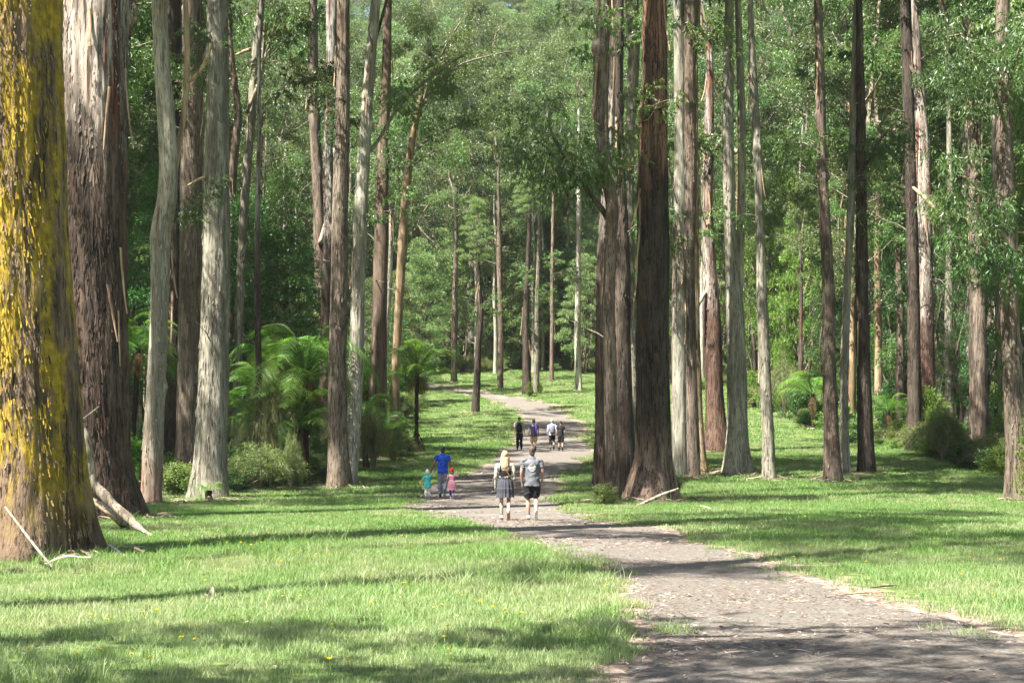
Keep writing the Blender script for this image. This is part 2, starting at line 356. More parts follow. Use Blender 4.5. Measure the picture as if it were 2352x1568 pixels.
# ------------------------------------------------------------------ instancer for grass, litter and far woods (stuff)
def scatter(name, label, P, rot, scl, idx, sources, kind='stuff'):
    src = bpy.data.collections.new(name + '_source')
    for i, (me) in enumerate(sources):
        src.objects.link(bpy.data.objects.new('%s_piece_%02d' % (name, i), me))
    me = bpy.data.meshes.new(name); me.vertices.add(len(P)); me.vertices.foreach_set('co', np.asarray(P, np.float32).ravel())
    for nm, ty, val in (('rot', 'FLOAT_VECTOR', rot), ('scl', 'FLOAT_VECTOR', scl), ('idx', 'INT', idx)):
        a = me.attributes.new(nm, ty, 'POINT')
        a.data.foreach_set('vector' if ty == 'FLOAT_VECTOR' else 'value', np.asarray(val, np.float32 if ty != 'INT' else np.int32).ravel())
    o = link(name, me)
    ng = bpy.data.node_groups.new(name, 'GeometryNodeTree')
    ng.interface.new_socket('Geometry', in_out='INPUT', socket_type='NodeSocketGeometry')
    ng.interface.new_socket('Geometry', in_out='OUTPUT', socket_type='NodeSocketGeometry')
    gi = ng.nodes.new('NodeGroupInput'); go = ng.nodes.new('NodeGroupOutput')
    ci = ng.nodes.new('GeometryNodeCollectionInfo'); ci.inputs['Collection'].default_value = src
    ci.inputs['Separate Children'].default_value = True; ci.inputs['Reset Children'].default_value = True
    ip = ng.nodes.new('GeometryNodeInstanceOnPoints'); ip.inputs['Pick Instance'].default_value = True
    def na(nm, ty):
        x = ng.nodes.new('GeometryNodeInputNamedAttribute'); x.data_type = ty; x.inputs['Name'].default_value = nm
        return [s for s in x.outputs if s.enabled and s.name == 'Attribute'][0]
    er = ng.nodes.new('FunctionNodeEulerToRotation')
    ng.links.new(gi.outputs[0], ip.inputs['Points']); ng.links.new(ci.outputs[0], ip.inputs['Instance'])
    ng.links.new(na('idx', 'INT'), ip.inputs['Instance Index']); ng.links.new(na('rot', 'FLOAT_VECTOR'), er.inputs[0])
    ng.links.new(er.outputs[0], ip.inputs['Rotation']); ng.links.new(na('scl', 'FLOAT_VECTOR'), ip.inputs['Scale'])
    ng.links.new(ip.outputs[0], go.inputs[0])
    md = o.modifiers.new('scatter', 'NODES'); md.node_group = ng
    tag(o, label, None, kind=kind)
    return o

# ------------------------------------------------------------------ grass
gmat, nt, out = mat('grass_blade'); n = N(nt)
t = n.new('ShaderNodeAttribute', attribute_name='tint').outputs['Fac']
geo = n.new('ShaderNodeNewGeometry'); P = geo.outputs['Position']
k1 = n.noise(P, .16, 4, .6); k2 = n.noise(n.scale(P, (1, .6, 1), (7, 3, 0)), .9, 3, .6)
c = n.mix(t, (.085, .165, .032), (.195, .32, .092))
c = n.mix(n.ramp(t, .93, .95), c, (.38, .35, .19))
dry = n.math('MULTIPLY', n.ramp(k1, .40, .60), n.ramp(k2, .36, .60))
sxy = n.new('ShaderNodeSeparateXYZ'); n.set(sxy, 0, P)
near = n.math('MULTIPLY', n.ramp(sxy.outputs[1], 30., 15.), n.ramp(k2, .25, .6))     # pale sunlit glare of the near lawn, painted into the grass colour
c = n.mix(n.math('MULTIPLY', near, .45), c, (.36, .40, .22))
c = n.mix(n.math('MULTIPLY', dry, .6), c, (.34, .33, .19))
bs = n.bsdf(c, .5, .25); tr = n.new('ShaderNodeBsdfTranslucent'); n.set(tr, 0, n.mix(1., c, (1.0, 1.1, .62), 'MULTIPLY'))
mx = n.new('ShaderNodeMixShader'); mx.inputs[0].default_value = .4
nt.links.new(bs.outputs[0], mx.inputs[1]); nt.links.new(tr.outputs[0], mx.inputs[2]); nt.links.new(mx.outputs[0], out.inputs[0])
def tuft(r, rad, nb, h0, h1, wd, lean=.55):
    a = r.random(nb) * 2 * np.pi; q = rad * np.sqrt(r.random(nb))
    P = np.c_[q * np.cos(a), q * np.sin(a), np.full(nb, -.012)]
    d = r.random(nb) * 2 * np.pi; ln = lean * r.random(nb) ** .7
    D = np.c_[np.cos(d) * ln, np.sin(d) * ln, np.ones(nb)]; D /= np.linalg.norm(D, axis=1)[:, None]
    H = h0 + (h1 - h0) * r.random(nb) ** 1.6
    s = np.c_[-np.sin(d), np.cos(d), np.zeros(nb)]
    mixr = r.normal(size=(nb, 3)) * .6; mixr[:, 2] = 0; s = s + mixr; s /= np.linalg.norm(s, axis=1)[:, None]
    M = P + D * H[:, None] * .55; Tp = M + (D * np.array([2.4, 2.4, .75])) * H[:, None] * .45
    W = (wd * (.6 + .8 * r.random(nb)))[:, None]
    V = np.stack([P - s * W * .5, P + s * W * .5, M + s * W * .42, M - s * W * .42, Tp + s * W * .06, Tp - s * W * .06], 1).reshape(-1, 3)
    b = np.arange(nb)[:, None] * 6
    Q = np.concatenate([b + np.array([0, 1, 2, 3]), b + np.array([3, 2, 4, 5])])
    tt = r.random(nb)
    return V, Q, np.r_[tt, tt]
tufts = []
gr = np.random.default_rng(21)
for i in range(5): tufts.append(Geo().add(*tuft(gr, .11, 70, .03, .11, .0042)).mesh('grass_tuft'))
for i in range(3): tufts.append(Geo().add(*tuft(gr, .15, 60, .06, .22, .005, .8)).mesh('grass_tuft'))       # longer tussocks
for i in range(4): tufts.append(Geo().add(*tuft(gr, .26, 100, .05, .14, .010)).mesh('grass_tuft'))           # middle distance
for i in range(4): tufts.append(Geo().add(*tuft(gr, .55, 120, .06, .18, .024)).mesh('grass_tuft'))           # far
for m_ in tufts: m_.materials.append(gmat)
TREE_FOOT = []          # (x, y, r) filled by the trees, read when grass is scattered
def grass_points():
    P = []; I = []; S = []
    for (y0, y1, den, ids, sc) in ((7, 16, 85, (0, 5), 1.0), (16, 30, 60, (0, 5), 1.15), (30, 52, 26, (8, 12), .9), (52, 95, 9, (8, 12), 1.25), (95, 182, 1.9, (12, 16), 1.0)):
        hw = lambda Y: .345 * Y + 2.5
        A = (y1 - y0) * (hw(y0) + hw(y1)); cnt = int(A * den)
        Y = gr.uniform(y0, y1, cnt); X = gr.uniform(-1, 1, cnt) * hw(y1)
        k = np.abs(X) < hw(Y); X, Y = X[k], Y[k]
        d = path_in(X, Y)
        patch = fbm(X * .9, Y * .6, 30, 4)
        thin = fbm(X * .35 + 5, Y * .3, 34, 3)
        keep = (d < -.02 - .25 * gr.random(len(X)) ** 2) & (gr.random(len(X)) < .55 + .9 * thin)
        edge = (d > -.25) & (d < .55) & (patch > .60)
        verge = (d < 0) & (d > -1.1) & (X > np.interp(Y, PR[:, 1], PR[:, 0]) - .1) & (Y < 45) & (patch < .53)    # bare litter verge on the right
        k = (keep & ~(verge & (gr.random(len(X)) < .8))) | (edge & (gr.random(len(X)) < .15))
        X, Y, d = X[k], Y[k], d[k]
        # understorey floor carries no lawn
        for (fx, fy, fr) in TREE_FOOT:
            m_ = (X - fx) ** 2 + (Y - fy) ** 2 > (fr * (.72 + .3 * gr.random(len(X)))) ** 2
            X, Y = X[m_], Y[m_]
        tall = fbm(X * .5, Y * .5, 40, 3)
        ids_ = gr.integers(ids[0], ids[1], len(X))
        if ids[0] == 0: ids_ = np.where((tall > .60) & (gr.random(len(X)) < .3), gr.integers(5, 8, len(X)), ids_)
        P.append(np.c_[X, Y, ground(X, Y)]); I.append(ids_)
        s = sc * gr.uniform(.7, 1.3, len(X)) * (.75 + .6 * tall); S.append(np.c_[s, s, s * gr.uniform(.7, 1.2, len(X))])
    for (fx, fy, fr) in TREE_FOOT:          # rank grass around the feet of the trees
        k = int(30 * fr + 10); a = gr.random(k) * 6.283; q = fr * .85 + .45 * gr.random(k) ** 1.5
        X = fx + np.cos(a) * q; Y = fy + np.sin(a) * q; m_ = path_in(X, Y) < -.05; X, Y = X[m_], Y[m_]
        P.append(np.c_[X, Y, ground(X, Y)]); I.append(gr.integers(5, 8, len(X))); s = gr.uniform(.8, 2.0, len(X)); S.append(np.c_[s, s, s])
    return np.concatenate(P), np.concatenate(I), np.concatenate(S)
def sow_grass():
    P, I, S = grass_points()
    R = np.c_[np.zeros(len(P)), np.zeros(len(P)), gr.random(len(P)) * 6.283]
    scatter('lawn_grass', 'short green and straw coloured grass of the forest clearing', P, R, S, I, tufts)
    return len(P)

# ------------------------------------------------------------------ litter: dry leaves, bark flakes and twigs on path and lawn edge
lm, nt, out = mat('dry_litter'); n = N(nt)
t = n.new('ShaderNodeAttribute', attribute_name='tint').outputs['Fac']; oi = n.new('ShaderNodeObjectInfo')
c = n.mix(oi.outputs['Random'], (.075, .045, .032), (.36, .27, .20)); c = n.mix(n.ramp(oi.outputs['Random'], .92, .95), c, (.42, .35, .29))
bs = n.bsdf(c, .75, .25); nt.links.new(bs.outputs[0], out.inputs[0])
lit = []
for i in range(5):      # curled narrow gum leaves
    Ln = gr.uniform(.07, .13); W = gr.uniform(.014, .028); s = np.linspace(0, 1, 6); w_ = W * np.sin(np.pi * np.clip(s, .04, .97)) * .5
    x = (s - .5) * Ln; y = gr.uniform(-.02, .02) * np.sin(np.pi * s); z = .006 + gr.uniform(.0, .025) * (2 * s - 1) ** 2
    V = np.concatenate([np.c_[x, y - w_, z], np.c_[x, y + w_, z + .004]]); a = np.arange(5)
    lit.append(Geo().add(V, np.stack([a, a + 1, a + 7, a + 6], 1)).mesh('dry_leaf'))
for i in range(3):      # twigs and bark shreds
    Ln = gr.uniform(.15, .45)
    V, Q = tube([(-Ln / 2, 0, .008), (0, gr.uniform(-.03, .03), .014), (Ln / 2, gr.uniform(-.04, .04), .008)], [.004, .005, .002], 4, 5)
    lit.append(Geo().add(V, Q).mesh('dry_twig'))
for i in range(2):      # bark flakes
    V = np.array([(-.05, -.02, .004), (.05, -.025, .008), (.06, .02, .012), (-.045, .022, .006)]) * gr.uniform(.8, 1.5); lit.append(Geo().add(V, [[0, 1, 2, 3]]).mesh('bark_flake'))
for m_ in lit: m_.materials.append(lm)
def sow_litter():
    P = []; S = []
    for y0, y1, den, sc in ((7, 22, 210, .55), (22, 40, 80, .8), (40, 75, 30, 1.0)):
        w_ = .35 * y1 + 2; cnt = int((y1 - y0) * 2 * w_ * den); X = gr.uniform(-w_, w_, cnt); Y = gr.uniform(y0, y1, cnt)
        d = path_in(X, Y); f = fbm(X * .5, Y * .8, 45, 4)
        pr = np.where(d > 0, np.clip(.12 + 2.2 * (f - .47), .05, .8) + .35 * np.exp(-d / .35), .03 + .5 * np.exp(d / .35))
        for (fx, fy, fr) in TREE_FOOT:
            q = np.sqrt((X - fx) ** 2 + (Y - fy) ** 2) - fr; pr = np.maximum(pr, .6 * np.exp(-np.maximum(q, 0) / .3))
        k = (gr.random(cnt) < pr) & (np.abs(X) < .35 * Y + 2); X, Y = X[k], Y[k]
        P.append(np.c_[X, Y, ground(X, Y) + .006 + .01 * gr.random(len(X))]); s = sc * gr.uniform(.6, 1.4, len(X)); S.append(np.c_[s, s, s])
    P = np.concatenate(P); S = np.concatenate(S); N_ = len(P)
    R = np.c_[gr.normal(0, .15, N_), gr.normal(0, .15, N_), gr.random(N_) * 6.283]
    idx = gr.choice(10, N_, p=[.14, .14, .14, .14, .14, .05, .05, .04, .08, .08])
    scatter('leaf_litter', 'dry brown leaves, twigs and bark flakes littering path and verges', P, R, S, idx, lit)
    return N_

# long shed bark heaped round the feet of the big gums
deb = []
for i in range(4):
    Ln = gr.uniform(.4, 1.1); s_ = np.linspace(0, 1, 7); w_ = gr.uniform(.02, .05) * (1 - .5 * s_)
    x = (s_ - .5) * Ln; y = gr.uniform(-.15, .15) * np.sin(s_ * 3); z = .03 + gr.uniform(0, .12) * np.sin(np.pi * s_) ** 2
    V = np.concatenate([np.c_[x, y - w_, z], np.c_[x, y, z + .02], np.c_[x, y + w_, z]]); a = np.arange(6)
    deb.append(Geo().add(V, np.concatenate([np.stack([a, a + 1, a + 8, a + 7], 1), np.stack([a + 7, a + 8, a + 15, a + 14], 1)])).mesh('shed_bark')); deb[-1].materials.append(lm)
def sow_debris():
    P = []
    for (fx, fy, fr) in TREE_FOOT:
        k = int(10 + 22 * fr)
        a = gr.random(k) * 6.283; q = fr * .9 + .9 * gr.random(k) ** 1.6; X = fx + np.cos(a) * q; Y = fy + np.sin(a) * q
        P.append(np.c_[X, Y, ground(X, Y) + .01])
    P = np.concatenate(P); N_ = len(P); s = gr.uniform(.5, 1.3, N_)
    scatter('shed_bark', 'brown ribbons of shed bark heaped around tree feet', P, np.c_[gr.normal(0, .12, N_), gr.normal(0, .15, N_), gr.random(N_) * 6.283], np.c_[s, s, s], gr.integers(0, 4, N_), deb)
# ------------------------------------------------------------------ foliage generators
def euc_sprays(g, r, centers, radii, nleaf, Lf=.24, Wf=.058, m=0, droop=1.0):
    cr = np.asarray(radii, float); p = cr ** 2 / (cr ** 2).sum()
    for c, q, k in zip(centers, cr, (p * nleaf).astype(int)):
        nt_ = max(2, k // 14)
        a = r.normal(size=(nt_, 3)); a /= np.linalg.norm(a, axis=1)[:, None]; a *= (r.random(nt_) ** .45)[:, None]
        o_ = np.asarray(c) + a * np.array([q, q, q * .62])
        d = a * np.array([1, 1, .4]) + r.normal(size=(nt_, 3)) * .35; d[:, 2] -= .35 * droop; d /= np.linalg.norm(d, axis=1)[:, None]
        ti = r.integers(0, nt_, k); s = r.random(k) * q * .8
        P = o_[ti] + d[ti] * s[:, None]; P[:, 2] -= .35 * s ** 2 / max(q, .4) * droop
        D = r.normal(size=(k, 3)) * .55 + d[ti] * .35; D[:, 2] -= .95 * droop
        ct = r.random()
        g.add(*kites(P, D, Lf * r.uniform(.6, 1.25, k), Wf * r.uniform(.7, 1.3, k), r, .06), tint=np.clip(.6 * r.random(nt_)[ti] + .25 * ct + .2 * r.random(k), 0, 1), m=m)
def puff_sprays(g, r, centers, radii, nleaf, Lf=.16, Wf=.07, m=0, flat=.6):
    cr = np.asarray(radii, float); p = cr ** 2 / (cr ** 2).sum()
    for c, q, k in zip(centers, cr, (p * nleaf).astype(int)):
        a = r.normal(size=(k, 3)); a[:, 2] = np.abs(a[:, 2]) * 1.1 - .35; a /= np.linalg.norm(a, axis=1)[:, None]
        rad = (.55 + .45 * r.random(k) ** .5) * (1 + .3 * np.sin(a[:, 0] * 7 + c[0] * 3) * np.sin(a[:, 1] * 6 + c[1]))
        P = np.asarray(c) + a * rad[:, None] * np.array([q, q, q * flat])
        D = a * .9 + r.normal(size=(k, 3)) * .6
        g.add(*kites(P, D, Lf * r.uniform(.6, 1.3, k), Wf * r.uniform(.7, 1.3, k), r, .05), tint=np.clip(.7 * r.random(k) + .3 * r.random(), 0, 1), m=m)
def limb(g, r, a, b, r0, r1, m=1, sag=.0, seg=5):
    a = np.asarray(a, float); b = np.asarray(b, float); v = b - a; ln = np.linalg.norm(v)
    w = r.normal(size=(2, 3)) * ln * .06
    V, Q = tube([a, a + v * .33 + w[0] + np.array([0, 0, -sag * ln]), a + v * .68 + w[1] + np.array([0, 0, sag * .4 * ln]), b], [r0, r0 * .66 + r1 * .34, r0 * .36 + r1 * .64, r1], seg, 8)
    g.add(V, Q, m=m)
def crown_euc(seed, h=15., rad=4.6, ncl=22, nleaf=19000, leaf='gum', Lf=.25, Wf=.072):
    r = np.random.default_rng(seed); g = Geo(); C = []; R = []
    top = np.array([r.normal() * .6, r.normal() * .6, h * .86])
    limb(g, r, (0, 0, -.4), top, .16, .03)
    nmain = 8
    for i in range(nmain):
        t = .02 + .80 * (i + r.random() * .6) / nmain; az = i * 2.4 + r.random()
        st = top * t; out_ = rad * (1.05 - .55 * abs(t - .35)) * r.uniform(.65, 1.05)
        e = st + np.array([math.cos(az) * out_, math.sin(az) * out_, h * r.uniform(.10, .24)])
        limb(g, r, st, e, .075 * (1.2 - t), .018, sag=.05)
        for j in range(ncl // nmain):
            f = r.uniform(.35, 1.08); p = st + (e - st) * f + r.normal(size=3) * np.array([1.1, 1.1, .7])
            C.append(p); R.append(r.uniform(.6, 1.25))
            limb(g, r, st + (e - st) * min(f, .95) * .85, p, .02, .006, seg=4)
    for j in range(4): C.append(top + r.normal(size=3) * np.array([1.1, 1.1, .9])); R.append(r.uniform(.8, 1.4))
    euc_sprays(g, r, C, R, nleaf, Lf, Wf)
    me = g.mesh('crown', False); me.materials.append(L[leaf]); me.materials.append(TWIG); return me
def crown_puff(seed, h=8., rad=3., ncl=36, nleaf=21000, leaf='wattle', Lf=.17, Wf=.075, z0=.0, clr=(.5, 1.0), flat=.55, trunk=True):
    r = np.random.default_rng(seed); g = Geo(); C = []; R = []
    for i in range(ncl):
        t = (i + r.random()) / ncl; az = i * 2.39996 + r.random() * .5
        prof = rad * (1 - .75 * t ** 1.6) * r.uniform(.35, 1.0)
        p = np.array([math.cos(az) * prof, math.sin(az) * prof, z0 + t * h]); C.append(p); R.append(r.uniform(*clr))
        limb(g, r, (0, 0, max(-.2, z0 + t * h - prof * .8 - .3)), p, .035, .008, seg=4)
    if trunk: limb(g, r, (0, 0, -.6), (0, 0, z0 + h * .9), .07, .02)
    puff_sprays(g, r, C, R, nleaf, Lf, Wf, flat=flat)
    me = g.mesh('crown', False); me.materials.append(L[leaf]); me.materials.append(TWIG); return me
def weeping(seed, h=2.2, rad=1.1, nleaf=9000, leaf='weep', Lf=.16, Wf=.014):
    r = np.random.default_rng(seed); g = Geo()
    ns = 90; az = r.random(ns) * 6.283; out_ = rad * np.sqrt(r.random(ns)); hh = h * (1 - .45 * (out_ / rad) ** 2) * r.uniform(.7, 1.05, ns)
    k = nleaf // ns
    for a, o_, q in zip(az, out_, hh):
        p0 = np.array([0, 0, 0]); p1 = np.array([math.cos(a) * o_ * .55, math.sin(a) * o_ * .55, q]); p2 = np.array([math.cos(a) * o_ * 1.15, math.sin(a) * o_ * 1.15, q * r.uniform(.25, .6)])
        t = r.uniform(.25, 1, k)[:, None]
        P = (1 - t) ** 2 * p0 + 2 * t * (1 - t) * p1 * 1.15 + t ** 2 * p2 + r.normal(size=(k, 3)) * .07
        D = r.normal(size=(k, 3)) * .6; D[:, 2] -= .7
        g.add(*kites(P, D, Lf * r.uniform(.6, 1.3, k), Wf, r), tint=np.clip(r.random(k) * .8 + .2 * r.random(), 0, 1))
        s = np.linspace(0, 1, 6)[:, None]; Cc = (1 - s) ** 2 * p0 + 2 * s * (1 - s) * p1 * 1.15 + s ** 2 * p2
        g.add(*tube(Cc, np.linspace(.012, .003, 6), 4), m=1)
    me = g.mesh('foliage', False); me.materials.append(L[leaf]); me.materials.append(TWIG); return me

CE = [crown_euc(100 + i, h=random.uniform(13, 17), rad=random.uniform(4.0, 5.4)) for i in range(6)]
CEd = [crown_euc(140 + i, h=random.uniform(11, 15), rad=random.uniform(3.6, 4.6), leaf='gumdark') for i in range(3)]
CW = [crown_puff(160 + i, h=random.uniform(8, 11), rad=random.uniform(3.0, 3.8), ncl=46, z0=2.5) for i in range(4)]
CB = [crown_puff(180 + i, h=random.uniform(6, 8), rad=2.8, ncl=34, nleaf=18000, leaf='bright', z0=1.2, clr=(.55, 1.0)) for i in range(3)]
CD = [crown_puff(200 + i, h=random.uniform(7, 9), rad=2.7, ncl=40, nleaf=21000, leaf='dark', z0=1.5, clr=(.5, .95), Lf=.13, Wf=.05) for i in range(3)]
def ragged(seed, h=1.7, rad=1.0, ns=46, nleaf=7000, leaf='dark', Lf=.11, Wf=.04):
    r = np.random.default_rng(seed); g = Geo(); k = nleaf // ns
    for i in range(ns):
        a = r.random() * 6.283; o_ = rad * r.random() ** .6 * r.uniform(.5, 1.15); q = h * r.uniform(.35, 1.08) * (1 - .35 * (o_ / rad) ** 2); b0 = r.normal(size=2) * .12 * rad
        p0 = np.array([b0[0], b0[1], 0]); p1 = np.array([math.cos(a) * o_ * .35, math.sin(a) * o_ * .35, q * .8]); p2 = np.array([math.cos(a) * o_, math.sin(a) * o_, q * r.uniform(.75, 1.0)])
        t = r.uniform(.3, 1.0, k)[:, None] ** .7; P = (1 - t) ** 2 * p0 + 2 * t * (1 - t) * p1 + t ** 2 * p2 + r.normal(size=(k, 3)) * (.05 + .09 * r.random())
        D = r.normal(size=(k, 3)) * .7 + (p2 - p1) / (np.linalg.norm(p2 - p1) + .01) * .6
        g.add(*kites(P, D, Lf * r.uniform(.6, 1.4, k), Wf * r.uniform(.7, 1.3, k), r, .06), tint=np.clip(.55 * r.random(k) + .45 * r.random(), 0, 1))
        s_ = np.linspace(0, 1, 6)[:, None]; g.add(*tube((1 - s_) ** 2 * p0 + 2 * s_ * (1 - s_) * p1 + s_ ** 2 * p2, np.linspace(.012, .003, 6), 4), m=1)
    for i in range(7):      # dead twigs
        a = r.random() * 6.283; limb(g, r, (0, 0, 0), (math.cos(a) * rad * r.uniform(.5, 1.2), math.sin(a) * rad * r.uniform(.5, 1.2), h * r.uniform(.5, 1.15)), .009, .003, seg=4)
    me = g.mesh('foliage', False); me.materials.append(L[leaf]); me.materials.append(TWIG); return me
SB = [ragged(220 + i, leaf=lf) for i, lf in enumerate(('bright', 'dark', 'weep', 'dark', 'bright', 'wattle'))]
SW = [weeping(240 + i) for i in range(3)]

def leafy_branch(seed, leaf):
    r = np.random.default_rng(seed); g = Geo(); e = np.array([3.0, r.normal() * .4, r.uniform(.3, 1.3)])
    limb(g, r, (0, 0, 0), e, .03, .008, sag=-.06); C = []; R = []
    for i in range(8):
        f = r.uniform(.35, 1.05); p = e * f + r.normal(size=3) * np.array([.35, .55, .3]); C.append(p); R.append(r.uniform(.3, .6)); limb(g, r, e * min(f, .95) * .9, p, .010, .004, seg=4)
    euc_sprays(g, r, C, R, 1300, .2, .055); me = g.mesh('leafy_branch', False); me.materials.append(L[leaf]); me.materials.append(TWIG); return me
LB = [leafy_branch(270 + i, lf) for i, lf in enumerate(('gum', 'gumdark', 'gum', 'gumdark', 'gum'))]
def add_leafy(t, x, y, z, rnd, sc):
    o = link('leafy_branch', rnd.choice(LB), t); o.location = (x, y, z); o.rotation_euler = (rnd.uniform(-.2, .2), rnd.uniform(-.5, .35), rnd.random() * 6.283); s = sc * rnd.uniform(.6, 1.15); o.scale = (s, s, s)
# ------------------------------------------------------------------ trunks
def trunk_mesh(P, seg, dz, seed, flare=.35, fh=.8, lobes=5, amp=.025, freq=3.0, fiss=.09, knots=0, root=.22):
    """P rows: x, y, z, r relative to the foot"""
    P = np.asarray(P, float)
    ln = np.linalg.norm(np.diff(P[:, :3], axis=0), axis=1).sum()
    n_ = int(min(420, max(10, ln / dz)))
    C = catmull(P, n_); R = np.maximum(C[:, 3], .02); C = C[:, :3].copy(); h = C[:, 2]
    C[0, 2] -= .35; C[-1] += 0
    A, Bv = frames(C)
    th = np.arange(seg) * 2 * np.pi / seg
    per = max(6, int(round(2 * np.pi * R[len(R) // 3] * freq * 2.2)))
    U = th[None] / (2 * np.pi) * per + 0 * h[:, None]; Hh = h[:, None] * fiss * freq + 20 + 0 * U
    # slow twist and wander of the ridges
    rid = np.abs(fbm(U, Hh, seed, 3, per) - .5) * 2
    fine_ = fbm(U * 3, Hh * 3, seed + 5, 3, per * 3) - .5
    big = fbm(th[None] / (2 * np.pi) * 4 + 0 * h[:, None], h[:, None] * .35 + 9, seed + 9, 3, 4) - .5
    lob = np.zeros_like(U)
    rs = np.random.default_rng(seed)
    for k in range(2, lobes + 1): lob += np.cos(k * th[None] + rs.random() * 6.28) / k
    fl = flare * np.exp(-np.maximum(h, 0) / fh)[:, None]
    lob = np.sign(lob) * np.abs(lob) ** .8
    RR = R[:, None] * (1 + fl + root * np.exp(-np.maximum(h, 0) / (fh * 1.3))[:, None] * lob + .22 * big) + amp * (np.clip(rid, 0, .5) * 2 - .5) + amp * .9 * fine_
    for k in range(knots):
        hz = rs.uniform(.15, .9) * h[-1]; ta = rs.uniform(0, 6.28); dd = (np.angle(np.exp(1j * (th[None] - ta)))) * R[:, None]
        RR += .10 * np.exp(-((h[:, None] - hz) ** 2 + dd ** 2) / .03)
    V = C[:, None] + RR[..., None] * (A[:, None] * np.cos(th)[None, :, None] + Bv[:, None] * np.sin(th)[None, :, None])
    V = np.concatenate([V.reshape(-1, 3)])
    return new_mesh('trunk', V, ring_quads(n_, seg), True)
LABELS = set()
def place_crown(t, me, z, sc, x=0., y=0., name='crown', rz=None):
    o = link(name, me, t); o.location = (x, y, z); o.rotation_euler = (0, 0, random.random() * 6.283 if rz is None else rz)
    o.scale = (sc, sc, sc * random.uniform(.9, 1.1)); return o
def flakes(P, seed, den, ln, wd, flare, fh, lift=.22, zmax=18., z0f=0.):
    """loose plates of bark standing proud of the trunk"""
    P = np.asarray(P, float); r = np.random.default_rng(seed + 900); n_ = 200; C = catmull(P, n_); h = C[:, 2]
    k = int(den * 2 * np.pi * C[:, 3].mean() * min(zmax, h[-1])); 
    z = r.uniform(.05, min(zmax, h[-1] - .5), k); i = np.clip(np.searchsorted(h, z), 1, n_ - 1)
    c = C[i]; th = r.random(k) * 2 * np.pi; R = c[:, 3] * (1 + flare * np.exp(-z / fh)) + r.uniform(-.01, .02, k)
    o_ = np.c_[np.cos(th), np.sin(th), np.zeros(k)]; t_ = np.c_[-np.sin(th), np.cos(th), np.zeros(k)]
    p = np.c_[c[:, 0], c[:, 1], z] + o_ * R[:, None]
    l_ = ln * r.uniform(.5, 1.6, k)[:, None]; w_ = wd * r.uniform(.5, 1.5, k)[:, None]
    ax = np.c_[np.zeros(k), np.zeros(k), np.ones(k)] + t_ * r.normal(0, .10, k)[:, None]
    li = o_ * (l_ * lift * r.random(k)[:, None] * .35 + .012)
    top_ = p + ax * l_ * .5; bot = p - ax * l_ * .5 + li
    V = np.stack([top_ - t_ * w_ * .3 - o_ * .02, bot - t_ * w_ * .5 * r.uniform(.2, 1, k)[:, None], bot + t_ * w_ * .5 * r.uniform(.2, 1, k)[:, None] - ax * l_ * r.uniform(-.2, .2, k)[:, None], top_ + t_ * w_ * .3 - o_ * .02], 1).reshape(-1, 3)
    return Geo().add(V, np.arange(4 * k).reshape(k, 4), tint=np.clip(r.normal(.0, .13, k), -.3, .3)).mesh('bark_plates', False)
